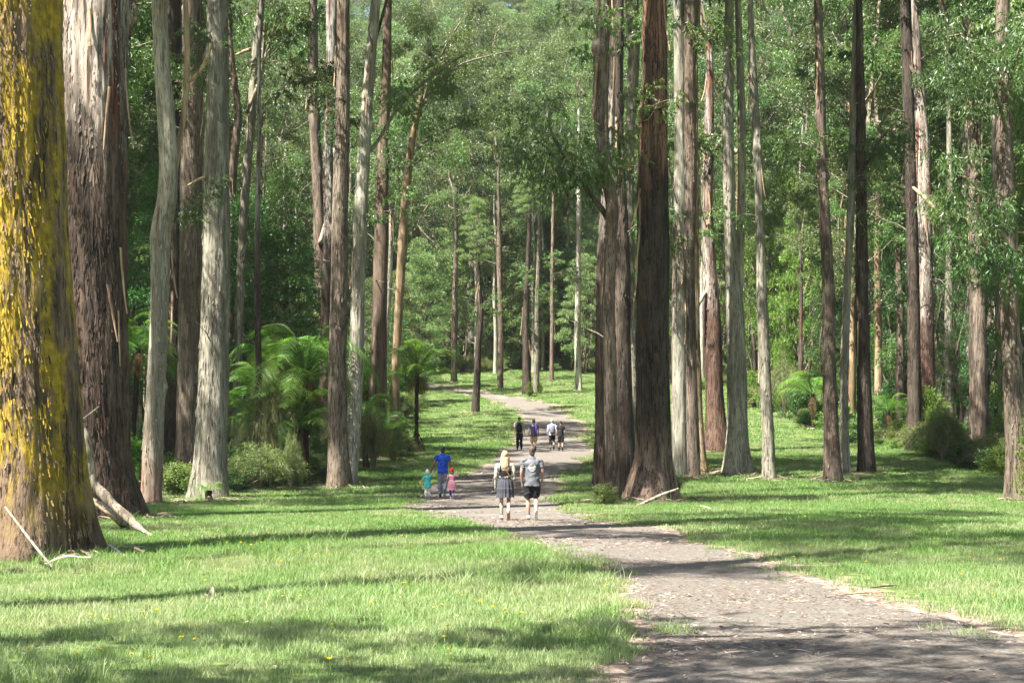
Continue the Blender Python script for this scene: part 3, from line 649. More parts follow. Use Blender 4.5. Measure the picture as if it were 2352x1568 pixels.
def gum(px, bark_, label, name='gum_tree', crown=None, hx=9., seg=36, dz=.16, crown_h=None, csc=1.0, twigs=2, flare=.08, fh=.5, amp=.026, knots=2, Y=None, strips=2, freq=3.0, lobes=5, crowns=1, group=None, fiss=.09, leafy=2, plates=(26, .26, .05)):
    """px: rows (x, y, width) in print pixels from foot to the top of what is seen; continues upward to its crown"""
    if Y is None: X0, Y = ground_at(px[0][0], px[0][1])
    else: X0 = (px[0][0] - CX) * Y / F
    z0 = gz(X0, Y)
    rows = []
    for (x, y, w) in px:
        q = at_depth(x, y, Y); rows.append((q[0] - X0, 0., q[2] - z0, w * .5 * Y / F))
    rows[0] = (rows[0][0], 0, 0., rows[0][3] / (1 + flare))
    dy = random.uniform(-.5, .5)
    zt = rows[-1][2]; rr = rows[-1][3]; sl = (rows[-1][0] - rows[-2][0]) / max(.5, rows[-1][2] - rows[-2][2])
    ch = crown_h or max(zt + 3, random.uniform(20, 28)); 
    if ch > zt + 1:
        hh = ch - zt; rows.append((rows[-1][0] + sl * hh * .5, 0, zt + hh * .55, rr * .82)); rows.append((rows[-1][0] + sl * hh * .25, 0, zt + hh, rr * .62))
    rows = [(a, dy * c / 12.0, c, d) for (a, b, c, d) in rows]
    t = thing(name, label, 'tree', (X0, Y, z0), group)
    seed = random.randrange(50)
    tr = link('trunk', trunk_mesh(rows, seg, dz, seed, flare, fh, lobes, amp, freq, fiss, knots), t, [B[bark_]])
    if plates:
        fl_ = link('bark_plates', flakes(rows, seed, *plates, flare, fh), t, [B[bark_]]); fl_['kind'] = 'stuff'
    TREE_FOOT.append((X0, Y, rows[0][3] * (1 + flare) * 1.05))
    e = rows[-1]
    for k in range(crowns):
        me = crown if crown is not None else random.choice(CE)
        place_crown(t, me, e[2] - 1.2 - k * 3, csc * random.uniform(.95, 1.2), e[0], e[1])
    r = np.random.default_rng(seed + 300)
    R = np.array(rows)
    for k in range(twigs):
        z = r.uniform(max(3, .25 * zt), zt * 1.0); i = np.searchsorted(R[:, 2], z); i = min(max(i, 1), len(R) - 1)
        f = (z - R[i - 1, 2]) / (R[i, 2] - R[i - 1, 2]); p = R[i - 1] * (1 - f) + R[i] * f
        az = r.random() * 6.283; ln = r.uniform(.8, 2.4); g = Geo()
        limb(g, r, p[:3], p[:3] + np.array([math.cos(az) * ln, math.sin(az) * ln, ln * r.uniform(-.1, .8)]), min(.035, p[3] * .3), .006, m=0)
        link('dead_branch', g.mesh('dead_branch'), t, [TWIG])
    lr = random.Random(seed * 7 + int(Y))
    for k in range(leafy if Y > 50 else 0):
        z = lr.uniform(.45, 1.05) * zt; i = min(max(np.searchsorted(R[:, 2], z), 1), len(R) - 1); f = (z - R[i - 1, 2]) / (R[i, 2] - R[i - 1, 2]); p = R[i - 1] * (1 - f) + R[i] * f
        add_leafy(t, p[0], p[1], p[2], lr, .75)
    for k in range(strips):
        z = r.uniform(.35 * zt, zt * 1.02); i = min(max(np.searchsorted(R[:, 2], z), 1), len(R) - 1)
        f = (z - R[i - 1, 2]) / (R[i, 2] - R[i - 1, 2]); p = R[i - 1] * (1 - f) + R[i] * f
        az = r.uniform(math.pi * .95, math.pi * 2.05)      # mostly towards the clearing
        ln = r.uniform(.8, 2.6); wd = r.uniform(.05, .11); s = np.linspace(0, 1, 9)
        outw = np.array([math.cos(az), math.sin(az), 0]); tan = np.array([-math.sin(az), math.cos(az), 0])
        lift = p[3] * 1.03 + .05 + r.uniform(.02, .3) * s ** 1.8
        Cc = p[:3] + outw * lift[:, None] + tan * (r.normal() * .12 * s)[:, None] - np.array([0, 0, 1]) * (ln * s)[:, None]
        cv = tan * wd * .5; w2 = (1 - .6 * s ** 2)[:, None]; th_ = outw * .012
        V = np.concatenate([Cc - cv * w2 - outw * .02, Cc + th_, Cc + cv * w2 - outw * .02]); a = np.arange(8)
        V2 = V + outw * .008
        Q = np.concatenate([np.stack([a, a + 1, a + 10, a + 9], 1), np.stack([a + 9, a + 10, a + 19, a + 18], 1)])
        link('bark_strip', Geo().add(V, Q).add(V2, Q[:, ::-1]).mesh('bark_strip'), t, [B['strip']])
    return t, Y
def branch(tY, pts, leafy=0, leaf='gum', cl=(.45, .8), dYs=0., bark_=None, nleaf=2200, Lf=.2, Wf=.045, start=.35):
    """visible side branch drawn in print pixels (x, y, width) at the depth of its tree; leans dYs metres in depth"""
    t, Y = tY; o0 = Vector(t.location); n_ = len(pts); P = []; R = []
    for i, (x, y, w) in enumerate(pts):
        q = at_depth(x, y, Y + dYs * i / (n_ - 1)); P.append((q[0] - o0.x, q[1] - o0.y, q[2] - o0.z)); R.append(w * .5 * Y / F)
    b = link('branch', Geo().add(*tube(P, R, 8, 5 * n_)).mesh('branch'), t, [B[bark_] if bark_ else TWIG])
    if leafy:
        r = np.random.default_rng(int(pts[0][0] * 7 + pts[0][1])); Cc = catmull(np.array(P), 60); g = Geo(); C = []; Rr = []
        for k in range(leafy):
            f = r.uniform(start, 1.0); p = Cc[int(f * 59)]; C.append(p + r.normal(size=3) * np.array([.5, .6, .35]) * (.5 + f)); Rr.append(r.uniform(*cl))
            limb(g, r, p, C[-1], .012, .004, m=1, seg=4)
        euc_sprays(g, r, C, Rr, nleaf, Lf, Wf)
        me = g.mesh('foliage', False); me.materials.append(L[leaf]); me.materials.append(TWIG)
        link('foliage', me, b)
    return b
# ------------------------------------------------------------------ the trees one can tell apart
T = {}
T['mossy'] = gum([(38, 1278, 385), (36, 1180, 335), (34, 1080, 308), (30, 900, 282), (26, 700, 266), (20, 400, 252), (10, 0, 244)], 'mossy', 'massive trunk crusted with golden yellow moss beside leaning grey logs', seg=150, dz=.05, crown_h=31, csc=.75, flare=.05, fh=.9, amp=.055, freq=4.0, lobes=9, twigs=0, knots=4, strips=0, fiss=.11, plates=(130, .13, .034))
T['t2'] = gum([(222, 1192, 215), (216, 1080, 160), (213, 900, 150), (212, 700, 146), (208, 400, 146), (208, 150, 150), (210, 0, 154)], 'brown', 'huge dark brown trunk with pale peeling top right behind the mossy trunk', seg=110, dz=.07, crown_h=28, flare=.05, fh=1.2, amp=.04, twigs=0, strips=7, lobes=7, plates=(70, .26, .05))
T['t3'] = gum([(348, 1158, 54), (354, 1000, 47), (365, 800, 41), (372, 620, 42), (374, 540, 46), (388, 470, 44), (394, 400, 42), (391, 300, 40), (381, 150, 36), (376, 0, 33)], 'palered', 'slim pale trunk with a bulging kink and reddish foot beside tree ferns', seg=44, dz=.1, twigs=1, knots=5, fh=.4)
branch(T['t3'], [(400, 400, 16), (411, 330, 13), (424, 250, 13), (430, 120, 13), (426, 0, 11), (424, -120, 8)], bark_='tan')
branch(T['t3'], [(427, 190, 12), (452, 172, 10), (473, 138, 9), (484, 100, 7)], bark_='tan', dYs=-.5)
T['t4'] = gum([(436, 1122, 76), (437, 1000, 62), (439, 850, 56), (441, 700, 54), (444, 500, 50), (447, 300, 47), (451, 0, 44)], 'greybrown', 'reddish brown straight trunk touching the broad grey trunk on its right', seg=44, dz=.12, strips=2)
T['t5'] = gum([(480, 1148, 94), (483, 1050, 76), (488, 900, 71), (493, 700, 65), (496, 400, 58), (496, 150, 50), (497, 0, 46)], 'grey', 'broad grey fibrous trunk with a small fern at its foot', seg=60, dz=.1, strips=1)
branch(T['t5'], [(474, 405, 7), (455, 412, 6), (432, 425, 4)], dYs=-.6, bark_='tan')
T['t4b'] = gum([(396, 1085, 66), (398, 900, 44), (400, 700, 38), (402, 400, 32), (404, 0, 30)], 'dark', 'dark rust coloured trunk half hidden behind the kinked pale trunk', seg=36, dz=.15, twigs=0, csc=.6)
T['t5b'] = gum([(522, 1030, 24), (526, 850, 20), (530, 700, 18), (531, 480, 18), (541, 330, 18), (548, 265, 17), (538, 180, 15), (529, 90, 14), (526, 0, 14)], 'greybrown', 'thin crooked brown trunk twisting up behind the broad grey trunk', seg=24, dz=.2, twigs=1)
branch(T['t5b'], [(534, 470, 12), (527, 400, 11), (524, 300, 9), (519, 150, 8), (515, 0, 7)], bark_='greybrown')
T['t6'] = gum([(538, 1070, 24), (545, 850, 21), (549, 700, 20), (560, 450, 20), (575, 250, 21), (586, 100, 19), (596, 0, 16)], 'grey', 'slender grey trunk leaning away from the broad grey trunk above the ferns', seg=28, dz=.2, twigs=1, csc=.55, crown_h=32)
branch(T['t6'], [(566, 260, 9), (590, 200, 8), (612, 120, 6), (640, 30, 5)], leafy=4)
branch(T['t6'], [(577, 112, 9), (560, 118, 8), (542, 126, 5)], bark_='tan')
T['t9'] = gum([(780, 1120, 62), (777, 1040, 46), (776, 900, 42), (780, 700, 39), (784, 500, 35), (790, 300, 31), (793, 100, 29), (794, 0, 28)], 'redbrown', 'shaggy dark reddish trunk sharing its foot with a pale trunk beside tree fern', seg=48, dz=.1, strips=2, twigs=1, crowns=2)
T['t10'] = gum([(800, 1112, 44), (811, 1000, 35), (818, 850, 33), (823, 700, 32), (830, 500, 30), (837, 350, 28), (846, 230, 25), (856, 110, 24), (866, 0, 22)], 'white', 'whitish speckled trunk growing from the same foot as the shaggy reddish trunk', seg=48, dz=.1, twigs=2)
branch(T['t10'], [(838, 360, 9), (870, 320, 8), (905, 260, 7), (955, 205, 6), (1010, 160, 5), (1075, 120, 4)], leafy=9, leaf='gum', start=.4, nleaf=2600)
branch(T['t10'], [(852, 140, 9), (866, 80, 8), (880, 30, 7), (896, -30, 5)], bark_='dark')
T['t11'] = gum([(752, 1050, 38), (750, 880, 30), (752, 700, 26), (758, 500, 24), (757, 330, 22), (765, 180, 24), (768, 0, 28)], 'darkpale', 'dark trunk with pale upper bark standing close behind the shaggy reddish trunk', seg=30, dz=.2, strips=3)
T['t12'] = gum([(738, 1010, 36), (737, 850, 30), (734, 600, 28), (726, 400, 26), (716, 200, 25), (714, 0, 21)], 'greybrown', 'bare grey brown trunk rising behind the tallest tree fern crown', seg=30, dz=.2, strips=2)
branch(T['t12'], [(735, 560, 12), (752, 500, 11), (762, 420, 9), (768, 340, 7)], bark_='pale')
T['t13'] = gum([(868, 1052, 46), (868, 900, 40), (870, 750, 36), (875, 500, 32), (879, 330, 27), (883, 200, 23), (886, 100, 20)], 'smooth', 'smooth dark chocolate brown trunk beside bright green fern fronds', seg=40, dz=.14, amp=.006, twigs=2, plates=None)
T['t14'] = gum([(905, 1010, 25), (908, 880, 21), (917, 700, 20), (925, 560, 20), (932, 460, 19), (944, 350, 16), (958, 270, 14), (968, 225, 12)], 'tan', 'slender tan trunk leaning right with long drooping leafy branches', seg=28, dz=.18, amp=.006, crown_h=15, csc=.5, twigs=1, fh=.4, plates=None)
branch(T['t14'], [(944, 360, 8), (975, 325, 7), (1020, 300, 6), (1085, 278, 5), (1150, 262, 3)], leafy=11, nleaf=4200, start=.25, dYs=3)
branch(T['t14'], [(962, 262, 7), (990, 180, 6), (1022, 110, 5), (1058, 50, 4)], leafy=9, nleaf=3600, dYs=-2)
branch(T['t14'], [(966, 240, 7), (1005, 190, 6), (1055, 150, 5), (1115, 130, 4), (1170, 118, 3)], leafy=11, nleaf=4200, start=.2, dYs=2)
branch(T['t14'], [(940, 390, 6), (965, 365, 5), (990, 350, 4), (1010, 345, 3)], leafy=6, nleaf=1800, dYs=-2)
T['t15'] = gum([(868, 965, 24), (885, 760, 19), (893, 640, 18), (897, 560, 14), (902, 450, 12)], 'white', 'short white stemmed sapling showing between the brown and tan trunks', seg=20, dz=.3, crown_h=17, csc=.55)
# trees out on the lawn
T['c1'] = gum([(1092, 948, 19), (1096, 860, 15), (1099, 780, 13), (1104, 720, 12), (1100, 650, 9)], 'dark', 'thin blackish trunk standing alone on the grass below the bend of the path', seg=24, dz=.2, crown_h=12, csc=.45, crown=CW[0], twigs=3)
T['c2'] = gum([(1043, 878, 16), (1044, 780, 14), (1045, 680, 13), (1047, 600, 9), (1048, 540, 8)], 'redbrown', 'thin rusty trunk at the edge of the far path bend', seg=20, dz=.25, crown_h=17, csc=.6, twigs=2)
T['c3'] = gum([(1149, 893, 15), (1150, 800, 13), (1149, 700, 13), (1147, 600, 12), (1146, 500, 9)], 'greybrown', 'thin grey brown trunk with rusty foot on the bank above the path', seg=20, dz=.25, crown_h=22, csc=.7, twigs=2)
T['c4'] = gum([(1210, 906, 24), (1209, 830, 19), (1208, 720, 15), (1212, 620, 11)], 'dark', 'dark forked trunk wrapped in saplings on the bank above the path', seg=22, dz=.25, crown_h=16, csc=.5, crown=CW[1], twigs=2)
T['c5'] = gum([(1232, 902, 15), (1233, 800, 13), (1234, 700, 11), (1236, 620, 9)], 'grey', 'pale grey slim trunk next to the dark forked trunk', seg=20, dz=.25, crown_h=18, csc=.55, twigs=2)
T['c6'] = gum([(1267, 875, 11), (1268, 760, 9), (1268, 640, 8), (1270, 520, 7)], 'greybrown', 'very thin brown stem on the shaded grass behind the walkers', seg=16, dz=.3, crown_h=20, csc=.5, twigs=1)
T['c7'] = gum([(1329, 896, 18), (1327, 800, 14), (1327, 700, 13), (1329, 600, 12), (1330, 500, 11), (1330, 400, 9)], 'white', 'slim white mottled trunk alone on sunny grass left of the dark cluster', seg=22, dz=.2, crown_h=26, csc=.7, twigs=4)
T['c8'] = gum([(1287, 842, 22), (1289, 720, 17), (1291, 600, 13)], 'dark', 'dark straight trunk at the far edge of the clearing', seg=18, dz=.4, crown_h=24, twigs=1)
T['c9'] = gum([(1085, 812, 40), (1084, 700, 28), (1086, 600, 22), (1086, 480, 18)], 'pale', 'stout pale trunk in the woods beyond the far lawn', seg=20, dz=.4, crown_h=30, strips=3)
# dark cluster right of the path
T['m1b'] = gum([(1378, 1118, 34), (1379, 1000, 27), (1381, 800, 27), (1386, 560, 26), (1396, 400, 24), (1405, 200, 17), (1411, 0, 13)], 'darkpale', 'blackish outer trunk with pale top at the path edge of the dark cluster', seg=36, dz=.14, strips=2, twigs=0)
T['m1'] = gum([(1408, 1155, 40), (1404, 1040, 31), (1401, 850, 29), (1398, 700, 27), (1402, 560, 27), (1404, 480, 29), (1390, 400, 29), (1379, 300, 31), (1380, 150, 38), (1386, 0, 46)], 'greybrown', 'grey striped trunk with a kink and hanging leafy bough at the path edge', seg=50, dz=.1, strips=5, twigs=1)
branch(T['m1'], [(1400, 505, 15), (1375, 470, 13), (1345, 430, 12), (1310, 380, 10), (1275, 320, 7), (1255, 270, 4)], leafy=20, leaf='gumdark', cl=(.5, .9), nleaf=6500, Lf=.2, Wf=.045, start=.45, bark_='dark', dYs=-1.5)
branch(T['m1'], [(1330, 425, 6), (1310, 432, 6), (1305, 470, 5), (1306, 560, 3)], bark_='dark', dYs=-1)
T['m2'] = gum([(1440, 1140, 70), (1434, 1020, 52), (1430, 900, 46), (1428, 750, 40), (1429, 600, 35), (1425, 450, 26), (1420, 300, 20), (1422, 0, 17)], 'dark', 'nearly black trunk with yellow lichen squeezed between bigger trunks', seg=44, dz=.12, twigs=1, flare=.1)
T['m3'] = gum([(1456, 1090, 36), (1453, 900, 27), (1450, 700, 20), (1447, 500, 17), (1448, 300, 20), (1455, 100, 29), (1452, 0, 30)], 'grey', 'thin grey trunk glimpsed just behind the massive dark trunk', seg=28, dz=.2, twigs=0)
T['hero'] = gum([(1496, 1152, 150), (1498, 1105, 116), (1500, 1055, 90), (1500, 960, 78), (1498, 800, 73), (1497, 600, 71), (1498, 400, 66), (1500, 200, 59), (1501, 0, 55)], 'hero', 'massive dark chestnut trunk with wide flaring foot beside the path', seg=110, dz=.06, crown_h=28, flare=.06, fh=.8, amp=.03, freq=3, lobes=8, strips=7, twigs=0, plates=(40, .25, .05), crowns=2)
T['m5'] = gum([(1562, 1098, 44), (1561, 950, 36), (1560, 800, 34), (1560, 600, 32), (1562, 400, 30), (1560, 200, 28), (1557, 0, 24)], 'pale', 'pale greenish grey smooth trunk just right of the massive chestnut trunk', seg=40, dz=.12, twigs=1, plates=None, crowns=2)
T['m6'] = gum([(1592, 1098, 40), (1588, 950, 31), (1584, 800, 28), (1580, 600, 27), (1584, 400, 29), (1581, 200, 27), (1586, 0, 36)], 'greybrown', 'grey brown knotty trunk pressed against the pale greenish trunk', seg=36, dz=.13, knots=6, twigs=1)
T['m7'] = gum([(1612, 1088, 34), (1604, 960, 20), (1601, 850, 17), (1598, 650, 15), (1597, 450, 13)], 'tan', 'thin tan trunk with spreading foot behind the grey brown knotty trunk', seg=26, dz=.2, flare=.25, fh=.4)
T['m8'] = gum([(1648, 1038, 64), (1644, 950, 46), (1640, 850, 41), (1636, 720, 38), (1632, 620, 33), (1628, 520, 27), (1628, 420, 26), (1632, 300, 22), (1634, 180, 18)], 'redpale', 'red barked trunk shedding bark below a bare pale column', seg=48, dz=.1, strips=9, flare=.1, lobes=6)
branch(T['m8'], [(1620, 670, 8), (1606, 695, 9), (1592, 730, 6)], bark_='pale', dYs=-.5)
branch(T['m8'], [(1628, 400, 9), (1640, 350, 8), (1660, 315, 7), (1690, 290, 5)], leafy=6, bark_='dark', nleaf=2200)
T['m9'] = gum([(1694, 1088, 74), (1693, 1000, 50), (1692, 880, 44), (1689, 760, 42), (1684, 660, 37), (1677, 560, 28), (1673, 400, 26), (1672, 200, 24), (1675, 0, 19)], 'pale', 'stout pale rough trunk forking into two stems with a splayed foot', seg=52, dz=.1, flare=.1, fh=.6, lobes=7)
branch(T['m9'], [(1692, 720, 24), (1699, 600, 20), (1703, 450, 19), (1704, 300, 18), (1700, 150, 17), (1695, 0, 14), (1692, -150, 11)], bark_='grey')
T['m10'] = gum([(1767, 1102, 34), (1763, 980, 28), (1757, 850, 25), (1751, 720, 24), (1746, 560, 21), (1742, 400, 20), (1733, 250, 18), (1726, 100, 14), (1722, 0, 12)], 'grey', 'slender straight grey trunk with twiggy litter at its foot on open grass', seg=36, dz=.13, twigs=2)
# right hand side
T['r1'] = gum([(1913, 1105, 44), (1909, 980, 34), (1905, 850, 31), (1903, 650, 28), (1895, 500, 26), (1888, 350, 23), (1885, 200, 22), (1880, 0, 19)], 'greybrown', 'tall grey brown trunk foremost of three standing together on shaded grass', seg=40, dz=.12, twigs=3)
branch(T['r1'], [(1885, 350, 7), (1850, 330, 6), (1812, 330, 5), (1780, 345, 3)], leafy=7, nleaf=2600, dYs=1)
T['r2'] = gum([(1943, 1090, 26), (1940, 980, 21), (1941, 850, 19), (1946, 700, 18), (1955, 520, 16), (1960, 400, 18), (1967, 220, 18), (1972, 0, 12)], 'pale', 'thin pale trunk between the grey brown trunk and the black trunk', seg=30, dz=.15, twigs=2)
T['r3'] = gum([(1990, 1088, 46), (1987, 980, 35), (1982, 850, 31), (1977, 700, 29), (1975, 550, 27), (1974, 440, 22), (1972, 300, 20), (1968, 120, 17)], 'dark', 'black straight trunk standing on the shaded grass at right', seg=40, dz=.12, twigs=3)
branch(T['r3'], [(1976, 430, 9), (1990, 380, 8), (2015, 330, 6), (2040, 300, 4)], leafy=9, leaf='gumdark', nleaf=3200, bark_='dark')
T['r4'] = gum([(2098, 1035, 40), (2100, 900, 32), (2098, 700, 28), (2094, 500, 27), (2090, 350, 25), (2084, 150, 25), (2080, 0, 24)], 'dark', 'dark trunk pressed against a pale red barked column behind shrubs', seg=36, dz=.16, strips=2)
branch(T['r4'], [(2086, 420, 8), (2120, 450, 8), (2160, 485, 7), (2200, 492, 6), (2240, 515, 5)], bark_='tan', leafy=6, nleaf=2400, dYs=-3)
branch(T['r4'], [(2084, 140, 9), (2110, 180, 8), (2150, 205, 7), (2190, 225, 5)], bark_='dark', leafy=8, leaf='gumdark', nleaf=3000, dYs=-3)
T['r4b'] = gum([(2128, 1030, 50), (2128, 880, 42), (2126, 700, 40), (2124, 500, 38), (2124, 350, 34), (2116, 200, 26), (2110, 80, 18)], 'redpale', 'pale red peeling column pressed against a dark trunk behind shrubs', seg=40, dz=.15, strips=7)
T['r5'] = gum([(2184, 1020, 26), (2181, 900, 20), (2180, 780, 19), (2184, 600, 17), (2186, 450, 14), (2185, 300, 11)], 'pale', 'thin whitish trunk rising out of the pale green shrubs', seg=28, dz=.18, twigs=3)
T['r6'] = gum([(2249, 1045, 58), (2248, 930, 44), (2246, 800, 40), (2243, 650, 36), (2238, 450, 31), (2234, 200, 26)], 'redbrown', 'stout red brown shaggy trunk behind the dark grassy mound', seg=40, dz=.14, strips=4)
T['r7'] = gum([(2340, 1150, 66), (2336, 1030, 50), (2330, 900, 46), (2322, 700, 42), (2316, 450, 38), (2312, 200, 33), (2312, 0, 30)], 'greybrown', 'grey trunk with tangled undergrowth at its foot beyond the grassy mound', seg=40, dz=.13, strips=2)
T['r8'] = gum([(2303, 1062, 22), (2302, 900, 17), (2298, 700, 14), (2292, 450, 12)], 'pale', 'thin pale stem between the red brown trunk and the grey trunk', seg=24, dz=.2)
T['r9'] = gum([(2226, 1010, 30), (2226, 800, 24), (2222, 600, 22), (2216, 300, 19)], 'grey', 'slim grey trunk in shade just left of the red brown shaggy trunk', seg=24, dz=.25)
branch(T['r7'], [(2312, 560, 10), (2280, 500, 9), (2250, 440, 8), (2215, 405, 5)], leafy=9, leaf='gumdark', nleaf=3000, dYs=-3, start=.3)
branch(T['r7'], [(2312, 300, 10), (2285, 210, 9), (2240, 130, 8), (2205, 105, 5)], leafy=10, leaf='gumdark', nleaf=3400, dYs=-3, start=.2)
branch(T['r7'], [(2314, 700, 10), (2290, 620, 9), (2262, 560, 8), (2250, 540, 5)], leafy=8, leaf='gumdark', nleaf=2600, dYs=-3, start=.3)
branch(T['r7'], [(2314, 200, 10), (2340, 120, 9), (2370, 60, 8), (2400, 0, 5)], leafy=10, leaf='gumdark', nleaf=3400, dYs=-3, start=.1)

# ------------------------------------------------------------------ tree ferns
def frond_mesh(seed, dead=False):
    r = np.random.default_rng(seed); g = Geo()
    s = np.linspace(0, 1, 24); arch = r.uniform(.55, .9)
    x = np.sin(s * 1.25) / np.sin(1.25) * .92; z = .42 * np.sin(s * 2.2) - arch * .62 * s ** 2.6
    if dead: x = .35 * np.sin(s * 1.4); z = .12 * np.sin(s * 3) - .95 * s ** 1.3
    C = np.c_[x, r.normal() * .05 * s ** 2, z]
    g.add(*tube(C, np.linspace(.011, .002, 24), 5), tint=.1)
    Tn = np.gradient(C, axis=0); Tn /= np.linalg.norm(Tn, axis=1)[:, None]
    side0 = np.array([0, 1., 0])
    for k in range(3, 33):
        f = .12 + .88 * (k - 3) / 30; i = f * 23; i0 = min(int(i), 22); p = C[i0] + (C[i0 + 1] - C[i0]) * (i - i0); tn = Tn[i0]
        ln = .235 * math.sin(math.pi * min(1, (f - .06) * .98) ** .75) ** .8 + .012
        for sd in (-1, 1):
            d = side0 * sd + tn * .45 + np.array([0, 0, -.22 - .25 * r.random()]); d /= np.linalg.norm(d)
            m_ = 9; q = np.linspace(.08, 1, m_)
            pp = p + d * ln * q[:, None] + np.array([0, 0, -.16 * ln]) * (q ** 2)[:, None]
            wl_ = ln * .078 * np.sin(np.pi * np.clip(q * .80 + .18, 0, 1)) + .003
            nrm = np.cross(tn, d); tt = np.clip(r.uniform(.2, .9) + r.normal(0, .1, m_), 0, 1)
            for s2 in (-1, 1):
                D = tn * s2 + d * .55; D = np.repeat((D / np.linalg.norm(D))[None], m_, 0) + r.normal(size=(m_, 3)) * .08
                S = np.cross(D, nrm + r.normal(size=3) * .25); S /= np.linalg.norm(S, axis=1)[:, None]
                wv = (ln * .07 + .003)
                V = np.stack([pp, pp + D * wl_[:, None] * .5 + S * wv * .5, pp + D * wl_[:, None], pp + D * wl_[:, None] * .5 - S * wv * .5], 1).reshape(-1, 3)
                g.add(V, np.arange(m_ * 4).reshape(m_, 4), tint=tt)
    me = g.mesh('frond', False); me.materials.append(L['ferndead' if dead else 'fern']); return me
FR = [frond_mesh(300 + i) for i in range(3)]; FRd = [frond_mesh(320, True)]
def tree_fern(base, crown, frond_px, n, label, dead=4, skirt=False, Y=None):
    X0, Yd = ground_at(*base)
    if Y: Yd = Y; X0 = (base[0] - CX) * Y / F
    z0 = gz(X0, Yd); c = at_depth(crown[0], crown[1], Yd); Lf_ = frond_px * Yd / F
    t = thing('tree_fern', label, 'tree fern', (X0, Yd, z0), 'tree ferns of the understorey')
    top = (c[0] - X0, 0, c[2] - z0); r = random.Random(int(base[0]))
    rows = [(0, 0, 0, .22 if skirt else .14), (top[0] * .3, 0, top[2] * .25, .125), (top[0] * .7, 0, top[2] * .65, .11), (top[0], 0, top[2], .12)]
    link('trunk', trunk_mesh(rows, 20, .08, r.randrange(40), .2, .3, 4, .03, 6, .5), t, [B['fern']])
    for k in range(n):
        o = link('frond', r.choice(FR), t); lvl = k / n
        o.location = (top[0], 0, top[2] - .05); o.rotation_euler = (r.uniform(-.12, .12), r.uniform(-.75, -.05) if lvl > .35 else r.uniform(-.1, .5), k * 2.399 + r.uniform(-.2, .2))
        s = Lf_ * r.uniform(.8, 1.15); o.scale = (s, s, s)
    for k in range(dead):
        o = link('dead_frond', FRd[0], t); o.location = (top[0], 0, top[2] - .15); o.rotation_euler = (0, 0, r.random() * 6.28); s = Lf_ * r.uniform(.5, .85); o.scale = (s, s, s)
    if skirt:
        g = Geo(); rr = np.random.default_rng(9)
        for k in range(90):
            a = rr.random() * 6.28; q = rr.uniform(.25, .62); h = rr.uniform(.6, 1.3)
            g.add(*tube([(0, 0, h), (math.cos(a) * q * .5, math.sin(a) * q * .5, h * .6), (math.cos(a) * q, math.sin(a) * q, .02)], [.02, .016, .006], 4, 5))
        link('dead_skirt', g.mesh('dead_skirt'), t, [B['fern']])
    TREE_FOOT.append((X0, Yd, .5))
    return t
tree_fern((703, 1112), (702, 862), 170, 22, 'tallest tree fern with spreading crown left of the shaggy reddish trunk', 5)
tree_fern((668, 1116), (672, 985), 140, 18, 'low tree fern half hidden below the tallest tree fern crown', 5)
tree_fern((622, 1096), (600, 905), 125, 15, 'bright tree fern beside the slender leaning grey trunk', 3)
tree_fern((956, 1040), (958, 855), 105, 17, 'tree fern on a slim trunk with a skirt of dead fronds at the lawn edge', 3, True)
tree_fern((297, 1095), (318, 800), 118, 18, 'tree fern filling the gap between the huge brown and the kinked pale trunk', 4)
tree_fern((420, 1085), (415, 850), 110, 14, 'tree fern behind the kinked pale trunk with fronds poking out both sides', 3)
tree_fern((842, 1075), (832, 965), 95, 14, 'low tree fern with sunlit fronds at the right of the whitish speckled trunk', 3)
tree_fern((1868, 985), (1866, 905), 90, 15, 'tree fern among dark shrubs behind the three trunks on shaded grass', 2)
tree_fern((2288, 1010), (2288, 930), 80, 13, 'tree fern in deep shade between the red brown trunk and the grey trunk', 2)
tree_fern((640, 1086), (640, 838), 125, 16, 'tree fern behind the tallest one with sunlit upper fronds', 3)
tree_fern((768, 1084), (765, 846), 115, 15, 'tree fern right behind the shaggy reddish trunk', 3)
tree_fern((592, 1108), (588, 975), 105, 14, 'low tree fern above the large weeping bush', 3)
tree_fern((378, 1078), (384, 762), 105, 15, 'tall tree fern peeping out behind the kinked pale trunk', 3)
tree_fern((270, 1092), (285, 870), 115, 14, 'tree fern rising at the edge of the huge brown trunk', 3)
tree_fern((905, 1058), (890, 985), 80, 12, 'low tree fern at the foot of the slender tan trunk', 2)
tree_fern((2040, 1012), (2040, 945), 75, 12, 'low tree fern right of the black trunk', 2)
tree_fern((480, 1152), (478, 1125), 42, 9, 'small young fern sprouting at the foot of the broad grey trunk', 0)
tree_fern((330, 1130), (318, 1085), 60, 9, 'small fern low beside the foot of the kinked pale trunk', 0)

